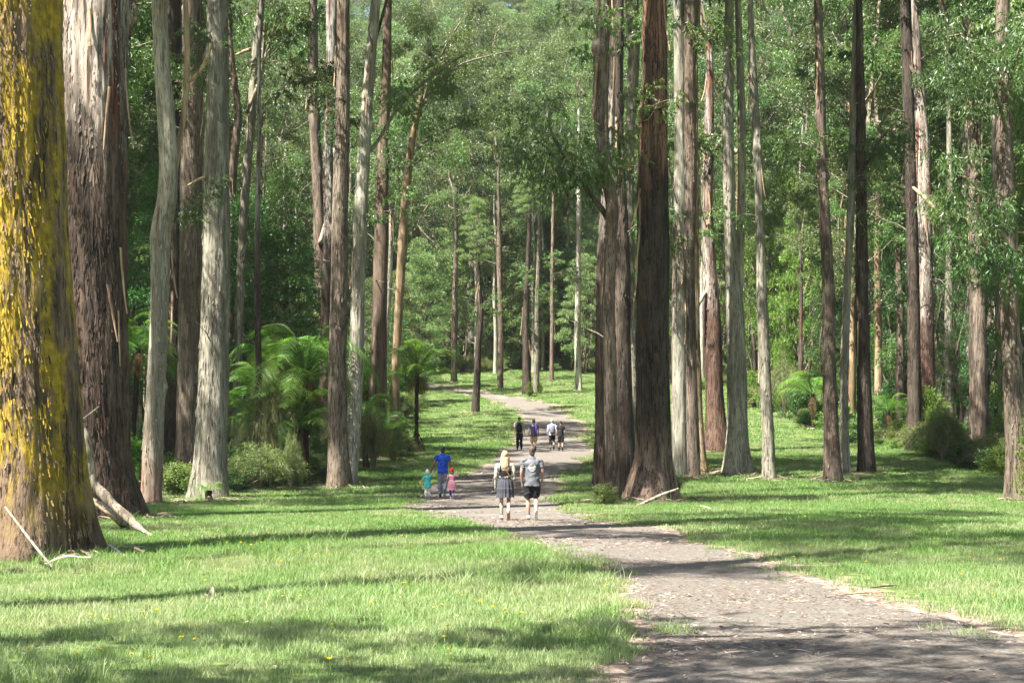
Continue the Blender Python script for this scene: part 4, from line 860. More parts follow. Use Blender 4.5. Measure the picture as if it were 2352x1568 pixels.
# ------------------------------------------------------------------ shrubs with a place of their own
def shrub(px, py, wpx, hpx, me, label, group='shrubs of the understorey', name='shrub', rad=1.0, h=1.75):
    X, Y = ground_at(px, py); t = thing(name, label, 'shrub', (X, Y, gz(X, Y)), group)
    o = link('foliage', me, t); sx = wpx * Y / F / (2.3 * rad); sz = hpx * Y / F / (h * 1.12) * (1.5 if me in SW else 1.0)
    o.scale = (sx, sx, sz); o.rotation_euler = (0, 0, random.random() * 6.28); o.location = (0, 0, -.05)
    return t
for a in (
    (622, 1120, 130, 225, SW[0], 'large weeping pale green bush in front of the tree ferns'),
    (580, 1098, 90, 170, SW[1], 'weeping bush behind the slender leaning grey trunk'),
    (668, 1126, 70, 110, SW[2], 'small weeping bush at the foot of the large one by the ferns'),
    (858, 1082, 100, 130, SW[1], 'weeping bush under the sunlit fern fronds beside the chocolate brown trunk'),
    (905, 1060, 60, 60, SW[2], 'low weeping bush at the foot of the slender tan trunk'),
    (840, 985, 130, 210, SB[4], 'bright leafy shrub showing between the whitish and chocolate brown trunks'),
    (935, 935, 120, 160, SB[0], 'bright leafy shrub behind the fern with the dead skirt'),
    (470, 1100, 60, 90, SB[3], 'dark shrub behind the broad grey trunk'),
    (330, 1080, 80, 120, SB[1], 'dark shrub between the huge brown and kinked pale trunks'),
    (545, 1110, 60, 70, SB[1], 'dark low shrub right of the broad grey trunk'),
    (740, 1095, 90, 120, SB[3], 'dark shrub behind the foot of the shaggy reddish trunk'),
    (985, 838, 110, 70, SB[5], 'pale shrub at the far end of the path'),
    (1060, 836, 110, 60, SB[4], 'bright low shrub at the far lawn edge behind the rusty trunk'),
    (1190, 846, 110, 80, SB[5], 'pale green shrub on the far lawn edge behind the forked trunk'),
    (1250, 842, 90, 90, SB[3], 'dark green shrub on the far lawn edge behind the thin stem'),
    (1330, 852, 110, 110, SB[1], 'dark shrub behind the slim white mottled trunk'),
    (1216, 910, 26, 42, SB[0], 'little sapling bush hugging the foot of the dark forked trunk'),
    (1240, 905, 18, 34, SB[4], 'little sapling bush hugging the foot of the pale grey slim trunk'),
    (1390, 1160, 90, 70, SB[2], 'rank weedy bush at the path side of the dark cluster'),
    (1550, 1140, 70, 80, SB[3], 'dark green tussock bush against the flaring foot of the massive trunk'),
    (1735, 935, 90, 60, SB[2], 'pale low bush on far grass right of the stout forking trunk'),
    (1800, 960, 110, 120, SW[0], 'yellow green weeping bush on the right of the far grass'),
    (1845, 970, 120, 120, SB[1], 'dark shrub below the fern on the right'),
    (1920, 985, 120, 140, SB[3], 'dark shrub behind the tall grey brown trunk'),
    (2040, 1000, 110, 150, SB[1], 'dark shrub right of the black trunk'),
    (2060, 1010, 100, 60, SB[3], 'low dark shrub between the black trunk and pale green shrubs'),
    (2135, 1035, 130, 180, SB[0], 'tall bright shrub in front of the pale red column'),
    (2165, 1058, 120, 110, SW[1], 'straggly pale weeping bush below the thin whitish trunk'),
    (2215, 1075, 120, 75, SB[3], 'dark grassy mound bush in front of the red brown trunk'),
    (2275, 1085, 110, 70, SB[1], 'second dark mound bush beside the grey trunk'),
    (2350, 1130, 100, 260, SB[1], 'tall dark leafy shrub in front of the grey trunk on the right'),
    (2395, 1170, 140, 330, SB[4], 'leafy bright shrub beyond the grey trunk at the clearing edge')):
    shrub(*a)

# ------------------------------------------------------------------ understorey trees with a place of their own
def under(px, py, wpx, hpx, me, label, rad, h, Y=None):
    X, Yd = ground_at(px, py)
    if Y: Yd = Y; X = (px - CX) * Y / F
    t = thing('understorey_tree', label, 'tree', (X, Yd, gz(X, Yd)), 'understorey trees')
    H = hpx * Yd / F; sx = wpx * Yd / F / (2.2 * rad); sz = H / h
    o = link('crown', me, t); o.scale = (sx, sx, sz); o.rotation_euler = (0, 0, random.random() * 6.28)
    rr = .03 + H * .008; r = np.random.default_rng(int(px))
    g = Geo()
    for k in range(3):
        e = np.array([r.normal() * .1 * H * .4, r.normal() * .1 * H * .4, H * r.uniform(.6, .8)])
        limb(g, r, (0, 0, -.2), e, rr, rr * .3, m=0, seg=7)
    link('trunk', g.mesh('trunk'), t, [B['dark']])
    return t
for a in (
    (650, 1035, 190, 620, CD[0], 'dark fine leaved tree rising behind the tree ferns', 2.7, 10.),
    (705, 1020, 150, 460, CD[1], 'dark bushy tree leaning over the tallest tree fern', 2.7, 10.),
    (590, 1020, 150, 520, CD[2], 'dark bushy tree behind the slender leaning grey trunk', 2.7, 10.),
    (320, 1030, 130, 560, CD[1], 'dark leafy tree in the gap beside the huge brown trunk', 2.7, 10.),
    (1140, 842, 200, 360, CW[0], 'feathery grey green wattle in the middle of the far lawn edge', 3.4, 12.),
    (1215, 850, 190, 300, CW[1], 'feathery pale wattle behind the forked trunk', 3.4, 12.),
    (1270, 846, 190, 420, CW[2], 'tall feathery wattle left of the slim white mottled trunk', 3.4, 12.),
    (1030, 836, 190, 330, CW[3], 'feathery wattle above the far end of the path', 3.4, 12.),
    (960, 860, 150, 330, CW[1], 'feathery wattle behind the slender tan trunk', 3.4, 12.),
    (1340, 858, 140, 260, CW[0], 'wattle half hidden by the dark cluster', 3.4, 12.),
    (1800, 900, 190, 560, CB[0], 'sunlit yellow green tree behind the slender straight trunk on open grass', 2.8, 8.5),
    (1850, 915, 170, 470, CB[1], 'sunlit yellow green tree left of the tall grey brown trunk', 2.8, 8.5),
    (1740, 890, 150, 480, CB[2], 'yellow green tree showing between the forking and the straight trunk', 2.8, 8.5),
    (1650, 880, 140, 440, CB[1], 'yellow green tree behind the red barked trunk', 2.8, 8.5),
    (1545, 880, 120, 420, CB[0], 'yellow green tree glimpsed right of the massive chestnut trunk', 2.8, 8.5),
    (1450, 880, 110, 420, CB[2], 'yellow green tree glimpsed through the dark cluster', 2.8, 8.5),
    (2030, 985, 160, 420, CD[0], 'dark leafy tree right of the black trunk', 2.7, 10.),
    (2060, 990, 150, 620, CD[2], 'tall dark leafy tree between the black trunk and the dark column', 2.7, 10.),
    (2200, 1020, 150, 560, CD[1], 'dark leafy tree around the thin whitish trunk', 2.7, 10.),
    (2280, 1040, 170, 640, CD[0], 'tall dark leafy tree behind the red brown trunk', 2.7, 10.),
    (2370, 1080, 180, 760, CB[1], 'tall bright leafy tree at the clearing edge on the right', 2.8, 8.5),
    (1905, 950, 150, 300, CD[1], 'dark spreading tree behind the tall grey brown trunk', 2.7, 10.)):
    under(*a)

# ------------------------------------------------------------------ background forest, tree by tree
def trunk_simple(h, r0, seed, bend=.4):
    r = np.random.default_rng(seed); q = np.linspace(0, 1, 6)
    rows = [(r.normal() * bend * s, r.normal() * bend * s, h * s, r0 * (1.1 - .72 * s)) for s in q]
    rows[0] = (0, 0, 0, r0 * 1.05)
    return trunk_mesh(rows, 16, .45, seed, .3, .7, 4, .03, 2.5), rows[-1]
TV = [(*trunk_simple(random.uniform(17, 27), random.uniform(.09, .16) if i % 2 else random.uniform(.2, .34), 400 + i, .22), bk) for i, bk in enumerate(('pale', 'grey', 'greybrown', 'darkpale', 'redpale', 'dark', 'white', 'redbrown', 'grey', 'pale', 'tan', 'greybrown'))]
KIND = {'pale': 'pale barked', 'grey': 'grey barked', 'greybrown': 'grey brown barked', 'darkpale': 'dark footed pale topped', 'redpale': 'red footed pale topped', 'dark': 'dark barked', 'white': 'white barked', 'redbrown': 'red brown barked', 'tan': 'tan barked'}
def place_ok(X, Y, mind, used, lawn=True):
    for (a, b) in used:
        if (X - a) ** 2 + (Y - b) ** 2 < mind ** 2: return False
    return True
def sunny(X, Y): return 165 < Y < 200 and 940 < CX + F * X / Y < 1400
def on_lawn(X, Y):
    """true where the open clearing is"""
    px = CX + F * X / Y
    if Y < 40: return px > 200
    left = np.interp(Y, [40, 56, 70, 84, 100, 130, 172], [120, 560, 800, 900, 930, 960, 1000])
    right = np.interp(Y, [40, 60, 75, 88, 100, 120, 150, 172], [2900, 2500, 2250, 2080, 1900, 1800, 1600, 1380])
    far = 172
    return left < px < right and Y < far
MARK = {'t2': 'huge brown trunk', 't3': 'kinked pale trunk', 't5': 'broad grey trunk', 't6': 'leaning grey trunk', 't12': 'tallest tree fern', 't9': 'shaggy reddish trunk', 't13': 'chocolate brown trunk', 't14': 'slender tan trunk', 'c1': 'lone blackish trunk', 'c3': 'rusty footed trunk', 'c4': 'dark forked trunk', 'c7': 'white mottled trunk', 'm1': 'dark trunk cluster', 'hero': 'massive chestnut trunk', 'm8': 'red barked trunk', 'm9': 'forking pale trunk', 'm10': 'slender straight trunk', 'r1': 'three shaded trunks', 'r3': 'black trunk', 'r4b': 'pale red column', 'r5': 'thin whitish trunk', 'r6': 'red brown shaggy trunk', 'r7': 'mound side grey trunk'}
def beyond(X, Y):
    k_ = min(MARK, key=lambda k: abs(T[k][0].location.x / T[k][0].location.y - X / Y))
    return ('just beyond the ' if Y < 105 else 'farther back beyond the ' if Y < 150 else 'deep in the forest beyond the ') + MARK[k_]
used = [(t.location.x, t.location.y) for t, _ in T.values()]
rb = random.Random(77)
def bg_tree(X, Y, v=None, lab='bg', sc=None):
    me, e, bk = TV[v] if v is not None else rb.choice(TV)
    if not len(me.materials): me.materials.append(B[bk])
    s = sc or rb.uniform(.8, 1.25)
    if lab == 'bg': lab = beyond(X, Y)
    sz_ = 'slender' if s < .95 else ('stout' if s > 1.12 else 'tall')
    t = thing('gum_tree', '%s %s gum %s' % (sz_, KIND[bk], lab), 'tree', (X, Y, gz(X, Y)), '%s %s gums %s' % (sz_, KIND[bk], lab))
    o = link('trunk', me, t); o.scale = (s, s, s); a = rb.random() * 6.28; o.rotation_euler = (0, 0, a)
    ex = (e[0] * math.cos(a) - e[1] * math.sin(a)) * s; ey = (e[0] * math.sin(a) + e[1] * math.cos(a)) * s
    place_crown(t, rb.choice(CE + CEd), e[2] * s - rb.uniform(2, 6), rb.uniform(.8, 1.15), ex, ey)
    if rb.random() < .45: place_crown(t, rb.choice(CE + CEd), e[2] * s * rb.uniform(.45, .62), rb.uniform(.5, .75), ex * .5, ey * .5)
    if Y > 55:
        for k in range(3): f = rb.uniform(.25, .8); add_leafy(t, ex * f, ey * f, e[2] * s * f, rb, 1.1)
    used.append((X, Y))
cnt = 0
for _ in range(6000):
    if cnt >= 250: break
    Y = rb.uniform(62, 205); X = rb.uniform(-1, 1) * (.37 * Y + 6)
    if on_lawn(X, Y) or on_lawn(X * .93, Y) or on_lawn(X, Y - 5) or not place_ok(X, Y, 2.6 if Y < 120 else 3.2, used): continue
    if any(sunny(X + q, Y + q * .75) for q in (4, 9, 14, 19)) and Y < 172 and rb.random() < .8: continue
    if (on_lawn(X + 9, Y + 7) or on_lawn(X + 14, Y + 10.5)) and rb.random() < .85: continue
    bg_tree(X, Y); cnt += 1
# understorey in the background
cu = 0
for _ in range(4000):
    if cu >= 95: break
    Y = rb.uniform(76, 205); X = rb.uniform(-1, 1) * (.38 * Y + 6)
    if on_lawn(X, Y) or on_lawn(X * .95, Y) or on_lawn(X, Y - 4) or not place_ok(X, Y, 2.2, used): continue
    if on_lawn(X + 4, Y + 3) and Y < 130 and rb.random() < .85: continue
    px = CX + F * X / Y
    kind = 'wattle' if (930 < px < 1420 or rb.random() < .25) else rb.choice(['bright', 'dark', 'dark'] if px > 1420 else ['dark', 'dark', 'wattle'])
    me = rb.choice({'wattle': CW, 'bright': CB, 'dark': CD}[kind]); s = rb.uniform(.7, 1.2)
    t = thing('understorey_tree', {'wattle': 'feathery grey green wattle ' + beyond(X, Y), 'bright': 'yellow green understorey tree ' + beyond(X, Y), 'dark': 'dark green understorey tree ' + beyond(X, Y)}[kind], 'tree', (X, Y, gz(X, Y)), kind + ' understorey ' + beyond(X, Y))
    o = link('crown', me, t); o.scale = (s, s, s * rb.uniform(.9, 1.3)); o.rotation_euler = (0, 0, rb.random() * 6.28)
    used.append((X, Y)); cu += 1
# low cover at the foot of the woods and the wooded slope beyond: nobody could count it
gp = []
for _ in range(30000):
    if len(gp) >= 1500: break
    Y = rb.uniform(58, 215); X = rb.uniform(-1, 1) * (.40 * Y + 6)
    if on_lawn(X, Y): continue
    gp.append((X, Y, gz(X, Y)))
gp = np.array(gp); k = len(gp); s = gr.uniform(.5, 1.5, k)
scatter('undergrowth', 'tangled green undergrowth covering the forest floor', gp, np.c_[np.zeros(k), np.zeros(k), gr.random(k) * 6.28], np.c_[s * 1.2, s * 1.2, s * .8], gr.integers(0, 9, k), SB + SW)
k = 1300; Y = 205 + 235 * gr.random(k) ** 1.2; X = gr.uniform(-1, 1, k) * (.42 * Y + 15); s = gr.uniform(1.0, 1.7, k)
scatter('far_forest', 'wooded slope closing the view behind the forest', np.c_[X, Y, ground(X, Y) + gr.uniform(-2, 17, k)], np.c_[np.zeros(k), np.zeros(k), gr.random(k) * 6.28], np.c_[s, s, s], gr.integers(0, 10, k), CE + CW)

# ------------------------------------------------------------------ gums just outside the view whose crowns shade the clearing
for (X, Y, v) in ((-26, 22, 1), (-30, 34, 3), (-22, 40, 9), (-34, 48, 11), (-9, -8, 5), (14, 8, 7), (19, 20, 2), (22, 33, 0), (27, 52, 3), (-24, 56, 2), (-31, 62, 4), (-36, 74, 1), (-27, 30, 6), (-17, 52, 0), (-42, 66, 8)):
    bg_tree(X, Y, v, 'in the grove around the clearing', 1.1)
for (X, Y, v) in ((-12.5, 20, 1), (-11, 14, 0), (-18.5, 46, 0), (-23, 60, 1), (-29, 74, 3), (-28, 55, 11), (-33, 82, 0)):  # unseen tall gums, added to throw shade on lawn and path
    bg_tree(X, Y, v, 'in the tall unseen stand added for shade', 1.5)

for (X, Y, v, cs) in ((-12.5, 8, 2, .55), (-7.6, 6.4, 8, .55), (-5.6, 4.9, 1, .55), (-16, 3, 0, .6)):  # unseen young gums added to streak shadow bands over the near ground
    me, e, bk = TV[v]
    t = thing('gum_tree', 'young %s gum with a small open crown added unseen for shadow bands' % KIND[bk], 'tree', (X, Y, gz(X, Y)), 'unseen young gums added for shadow bands')
    if not len(me.materials): me.materials.append(B[bk])
    o = link('trunk', me, t); o.scale = (.75, .75, 17. / e[2]); place_crown(t, random.choice(CE), 16.5, cs * .5, e[0] * .75, e[1] * .75)
    for k in range(6): add_leafy(t, 0, 0, rb.uniform(9, 17), rb, 1.35)

# slim pale stems in the light woods beyond the far lawn
for k in range(16):
    Y = rb.uniform(170, 198); X = (rb.uniform(950, 1400) - CX) * Y / F
    if place_ok(X, Y, 1.8, used): bg_tree(X, Y, rb.choice((1, 9, 6, 9)), 'bg', rb.uniform(.8, .94))
# ------------------------------------------------------------------ fallen wood
def stick(name, label, P, R, bk, cat='log', seg=12, n_=26, amp=.0, group=None, seed=3):
    P = np.asarray(P, float); o0 = P[0].copy()
    V, Q = tube(P - o0, R, seg, n_)
    if amp:
        r = np.random.default_rng(seed); V = V + (fbm(V[:, 0] * 6 + V[:, 1] * 4, V[:, 2] * 5, seed, 3)[:, None] - .5) * amp * r.normal(size=(1, 3))
    o = link(name, Geo().add(V, Q).mesh(name), None, [B[bk]]); o.location = o0
    return tag(o, label, cat, group)
def gp3(px, py, dz=0.0):
    X, Y = ground_at(px, py); return np.array([X, Y, gz(X, Y) + dz])
Yl = ground_at(300, 1228)[1]
D3 = lambda x, y, Y: np.array(at_depth(x, y, Y))
stick('fallen_log', 'thick weathered grey log leaning from the grass against the mossy trunk', [gp3(345, 1232, .02), D3(298, 1190, Yl + .6), D3(240, 1135, Yl + 1.0), D3(188, 1068, Yl + 1.3)], [.04, .085, .095, .075], 'drift', amp=.08)
stick('fallen_log', 'second thinner grey log below the thick leaning log', [gp3(300, 1218, .03), D3(262, 1182, Yl + 1.2), D3(215, 1150, Yl + 1.4), D3(180, 1128, Yl + 1.4)], [.06, .08, .07, .05], 'drift', amp=.05)
stick('fallen_branch', 'dark thin branch under the leaning logs', [gp3(285, 1216, .03), D3(240, 1172, Yl + .5), D3(200, 1140, Yl + .7)], [.03, .035, .025], 'strip', cat='branch')
stick('broken_stub', 'upright broken pale stub behind the mossy trunk', [D3(212, 1122, Yl + 1.2), D3(203, 1050, Yl + 1.2), D3(192, 990, Yl + 1.25), D3(184, 970, Yl + 1.3)], [.10, .10, .085, .06], 'drift', cat='branch', amp=.05)
stick('broken_stub', 'brown broken stem standing close to the pale stub', [D3(216, 1120, Yl + 1.3), D3(213, 1060, Yl + 1.3), D3(207, 1015, Yl + 1.3)], [.05, .05, .03], 'strip', cat='branch')
stick('fallen_branch', 'thin grey stick pointing up from the pale broken stub', [D3(178, 972, Yl + 1.2), D3(200, 955, Yl + 1.2), D3(228, 932, Yl + 1.2)], [.025, .022, .012], 'drift', cat='branch')
stick('fallen_branch', 'bleached thin stick leaning on the foot of the mossy trunk', [gp3(124, 1308, .01), D3(80, 1252, ground_at(124, 1308)[1] + .2), D3(12, 1163, ground_at(124, 1308)[1] + .5)], [.018, .022, .014], 'drift', cat='branch')
pa, pb = gp3(1425, 1167, .03), gp3(1565, 1150, .03)
Yh = ground_at(1497, 1160)[1] - .6
stick('fallen_branch', 'bleached curved branch lying across the flaring foot of the massive trunk', [gp3(1425, 1168, .03), D3(1470, 1158, Yh - .2), D3(1520, 1135, Yh - .1), D3(1560, 1120, Yh)], [.025, .045, .045, .02], 'drift', cat='branch', amp=.03)
stick('fallen_branch', 'short grey stick on the grass right of the massive trunk', [gp3(1598, 1163, .03), gp3(1620, 1168, .05), gp3(1648, 1176, .02)], [.03, .04, .015], 'drift', cat='branch')
stick('fallen_branch', 'long thin stick at the path edge left of the dark cluster', [gp3(1330, 1196, .02), gp3(1390, 1180, .04), gp3(1440, 1166, .02)], [.012, .018, .01], 'strip', cat='branch')
stick('fallen_branch', 'pale stick lying by the slender straight trunk on open grass', [gp3(1775, 1102, .03), gp3(1795, 1106, .05), gp3(1812, 1108, .02)], [.02, .025, .01], 'drift', cat='branch')
stick('fallen_branch', 'dark twig on the lawn edge beside the path bend', [gp3(2000, 1352, .02), gp3(2030, 1350, .03), gp3(2060, 1346, .02)], [.008, .012, .006], 'dark', cat='branch')
stick('fallen_branch', 'bark shred lying half on grass half on path', [gp3(1900, 1372, .02), gp3(1980, 1366, .03), gp3(2060, 1362, .02)], [.006, .01, .005], 'strip', cat='branch')
# dried leaf cluster on the lawn
g = Geo(); r = np.random.default_rng(3)
for k, (dx, dy, dz, ln) in enumerate(((.02, 0, .9, .17), (-.02, .02, .9, .12), (-.6, 0, .25, .12), (-.5, .1, .4, .10), (.7, 0, .35, .13), (.5, -.3, .1, .10), (-.2, -.4, .1, .09), (.1, .1, 1.2, .10))):
    s = np.linspace(0, 1, 7); D = np.array([dx, dy, dz]); D /= np.linalg.norm(D); S = np.cross(D, [0, 1, .2]); S /= np.linalg.norm(S)
    w_ = .055 * np.sin(np.pi * np.clip(s, .03, .98))[:, None] * .5; C = np.array([dx * .05, dy * .05, .01]) + D * (ln * s)[:, None] + np.array([0, -1, 0]) * (.03 * np.sin(s * 3) )[:, None]
    V = np.concatenate([C - S * w_, C + np.array([0, .012, 0]), C + S * w_]); a = np.arange(6)
    g.add(V, np.concatenate([np.stack([a, a + 1, a + 8, a + 7], 1), np.stack([a + 7, a + 8, a + 15, a + 14], 1)]))
o = link('dry_leaf_cluster', g.mesh('dry_leaf_cluster'), None, [plain('dry_leaf', (.30, .24, .20), .7, .2, .35, 20)]); o.location = gp3(487, 1378, .01); o.scale = (.95,) * 3
tag(o, 'curled dry grey leaves standing up from the sunny lawn', 'leaves')
# ------------------------------------------------------------------ dandelions
YEL = plain('petal_yellow', (.80, .58, .02), .6, .2, .15, 60); STEM = plain('flower_stem', (.12, .20, .05), .6, .2, .2, 60)
def flower_mesh(seed):
    r = np.random.default_rng(seed); g = Geo(); n_ = 16; a = np.arange(n_) * 6.283 / n_ + r.random(n_) * .2
    P = np.zeros((n_, 3)) + [0, 0, .0]; D = np.c_[np.cos(a), np.sin(a), .25 + .25 * r.random(n_)]
    V, Q = kites(P, D, .019, .010, r); g.add(V, Q)
    V, Q = kites(np.zeros((9, 3)) + [0, 0, .003], np.c_[np.cos(a[:9] * 1.7), np.sin(a[:9] * 1.7), np.full(9, .9)], .012, .008, r); g.add(V, Q)
    g.add(*tube([(0, 0, -.006), (0, 0, .004)], [.004, .006], 8, 3))
    return g.mesh('flower_head', False)
FH = [flower_mesh(1), flower_mesh(2)]
for m_ in FH: m_.materials.append(YEL)
ST = Geo().add(*tube([(0, 0, 0), (.006, .004, .5), (0, 0, 1)], [.003, .0025, .002], 5, 5)).mesh('stem'); ST.materials.append(STEM)
rf = random.Random(5); nfl = 0
spots = [(425, 1248), (440, 1262), (500, 1255), (560, 1250), (520, 1262), (555, 1266), (600, 1262), (640, 1266), (655, 1275), (683, 1285), (668, 1282), (610, 1280), (720, 1290), (745, 1290), (760, 1296), (575, 1272), (290, 1247), (345, 1245), (525, 1275),
         (1135, 1415), (1165, 1432), (1195, 1432), (1060, 1395), (1000, 1428), (1100, 1335), (930, 1365), (855, 1412), (350, 1540), (300, 1530), (415, 1500), (1040, 1530), (800, 1545), (860, 1540), (245, 1440), (65, 1512), (180, 1525), (1700, 1162), (2155, 1250), (1990, 1195)]
while nfl < 125:
    if nfl < len(spots): px, py = spots[nfl]
    else:
        px, py = rf.uniform(200, 2350), 1130 + 430 * rf.random() ** 1.3
    X, Y = ground_at(px, py)
    if path_in(np.array([X]), np.array([Y]))[0] > -.2: nfl += nfl < len(spots); continue
    h = rf.uniform(.08, .17); t = thing('dandelion', 'yellow dandelion flower standing in the lawn', 'flower', (X, Y, gz(X, Y)), 'yellow dandelions in the lawn'); t.rotation_euler = (rf.uniform(-.2, .2), rf.uniform(-.2, .2), rf.random() * 6.28)
    s_ = link('stem', ST, t); s_.scale = (1, 1, h); f_ = link('flower_head', rf.choice(FH), t); f_.location = (0, 0, h); f_.scale = (rf.uniform(.8, 1.2) * (1 if Y < 25 else 1.2),) * 3
    nfl += 1
# ------------------------------------------------------------------ people
def lo(P, R, asp=None, seg=12, n_=None, r0=True, r1=True):
    """closed loft; R rows (rx, ry) across x-ish and y-ish, rounded ends"""
    P = np.asarray(P, float); R = np.asarray(R, float)
    if R.ndim == 1: R = np.c_[R, R]
    n_ = n_ or 4 * len(P)
    C = catmull(np.c_[P, R], n_); R = np.maximum(C[:, 3:], .003); C = C[:, :3]
    T_ = np.gradient(C, axis=0); T_ /= np.linalg.norm(T_, axis=1)[:, None] + 1e-9
    ref = np.array([0, 1., 0]); A = np.cross(ref, T_)
    bad = np.linalg.norm(A, axis=1) < .15; A[bad] = np.cross(np.array([0, 0, 1.]), T_[bad]); A /= np.linalg.norm(A, axis=1)[:, None]
    sg = np.sign(A[:, 0]); sg[sg == 0] = 1; A *= sg[:, None]; Bv = np.cross(T_, A)
    CC, RR, AA, BB = [], [], [], []
    for f in (.97, .8, .5) if r0 else (): CC.append(C[0] - T_[0] * R[0].mean() * f); RR.append(R[0] * math.sqrt(1 - f * f)); AA.append(A[0]); BB.append(Bv[0])
    CC += list(C); RR += list(R); AA += list(A); BB += list(Bv)
    for f in (.5, .8, .97) if r1 else (): CC.append(C[-1] + T_[-1] * R[-1].mean() * f); RR.append(R[-1] * math.sqrt(1 - f * f)); AA.append(A[-1]); BB.append(Bv[-1])
    CC, RR, AA, BB = map(np.array, (CC, RR, AA, BB)); th = np.arange(seg) * 2 * np.pi / seg
    V = CC[:, None] + AA[:, None] * (RR[:, :1] * np.cos(th))[..., None] + BB[:, None] * (RR[:, 1:] * np.sin(th))[..., None]
    m_ = len(CC); Q = [tuple(q) for q in ring_quads(m_, seg)]
    return V.reshape(-1, 3), Q + [tuple(range(seg))[::-1], tuple((m_ - 1) * seg + np.arange(seg))]
def ell(c, r, n_=14):
    th = np.linspace(0, np.pi, n_)[1:-1]; ph = np.arange(2 * n_) * np.pi / n_
    V = np.stack([np.sin(th)[:, None] * np.cos(ph)[None] * r[0] + c[0], np.sin(th)[:, None] * np.sin(ph)[None] * r[1] + c[1], np.cos(th)[:, None] * np.ones(2 * n_)[None] * r[2] + c[2]], -1).reshape(-1, 3)
    Q = [tuple(q)[::-1] for q in ring_quads(n_ - 2, 2 * n_)]
    return V, Q + [tuple(range(2 * n_)), tuple(((n_ - 3) * 2 * n_ + np.arange(2 * n_))[::-1])]
def fuse(name, parts, voxel, smooth=4, dec=.5, wr=0., sc=1.0, cut=None):
    """union of closed shapes as one continuous skin"""
    V = []; Fc = []; k = 0
    for v, q in parts: V.append(np.asarray(v)); Fc += [tuple(int(i) + k for i in f) for f in q]; k += len(v)
    me = bpy.data.meshes.new(name); me.from_pydata(np.concatenate(V).tolist(), [], Fc); me.update()
    bm = bmesh.new(); bm.from_mesh(me); bmesh.ops.recalc_face_normals(bm, faces=bm.faces); bm.to_mesh(me); bm.free()
    o = bpy.data.objects.new(name, me); COL.objects.link(o)
    md = o.modifiers.new('r', 'REMESH'); md.mode = 'VOXEL'; md.voxel_size = voxel
    md = o.modifiers.new('s', 'SMOOTH'); md.iterations = smooth; md.factor = .5
    if dec < 1: md = o.modifiers.new('d', 'DECIMATE'); md.ratio = dec
    dg = bpy.context.evaluated_depsgraph_get(); dg.update()
    res = bpy.data.meshes.new_from_object(o.evaluated_get(dg)); res.name = name
    bpy.data.objects.remove(o); bpy.data.meshes.remove(me)
    co = np.zeros(len(res.vertices) * 3); res.vertices.foreach_get('co', co); co = co.reshape(-1, 3)
    if wr:
        nn = np.zeros(len(co) * 3); res.vertices.foreach_get('normal', nn); nn = nn.reshape(-1, 3)
        co = co + nn * ((fbm(co[:, 0] * 8 + co[:, 2] * 5 + co[:, 1] * 4 + 30, co[:, 2] * 15 - co[:, 0] * 7 + 30, 17, 3) - .5) * wr)[:, None]
    res.vertices.foreach_set('co', (co * sc).ravel()); res.update()
    res.polygons.foreach_set('use_smooth', np.ones(len(res.polygons), dtype=bool))
    return res
def cloth(name, c, rough=.85, var=.12, scale=14): return plain(name, c, rough, .15, var, scale, .15)
SK = {}
def skinmat(c):
    if c not in SK: SK[c] = plain('skin_%d' % len(SK), c, .55, .35, .08, 20)
    return SK[c]
STRIDE_R = dict(L=[(-.088, 0, .91), (-.092, .035, .49), (-.088, .0, .085), (-.095, .15, .03)], R=[(.088, 0, .91), (.095, .05, .51), (.09, -.25, .235), (.09, -.16, .035)])
STRIDE_L = dict(R=STRIDE_R['L'], L=STRIDE_R['R'])
for d_, flip in ((STRIDE_L, 1),):
    for k_ in d_: d_[k_] = [(-x, y, z) for (x, y, z) in d_[k_]]
STAND = dict(L=[(-.088, 0, .91), (-.095, .05, .49), (-.10, .06, .085), (-.11, .21, .03)], R=[(.088, 0, .91), (.095, .0, .49), (.10, -.10, .10), (.11, .04, .035)])
ARMS = dict(L=[(-.185, 0, 1.41), (-.245, -.05, 1.13), (-.265, .02, .885)], R=[(.185, 0, 1.41), (.245, -.02, 1.13), (.262, .09, .90)])
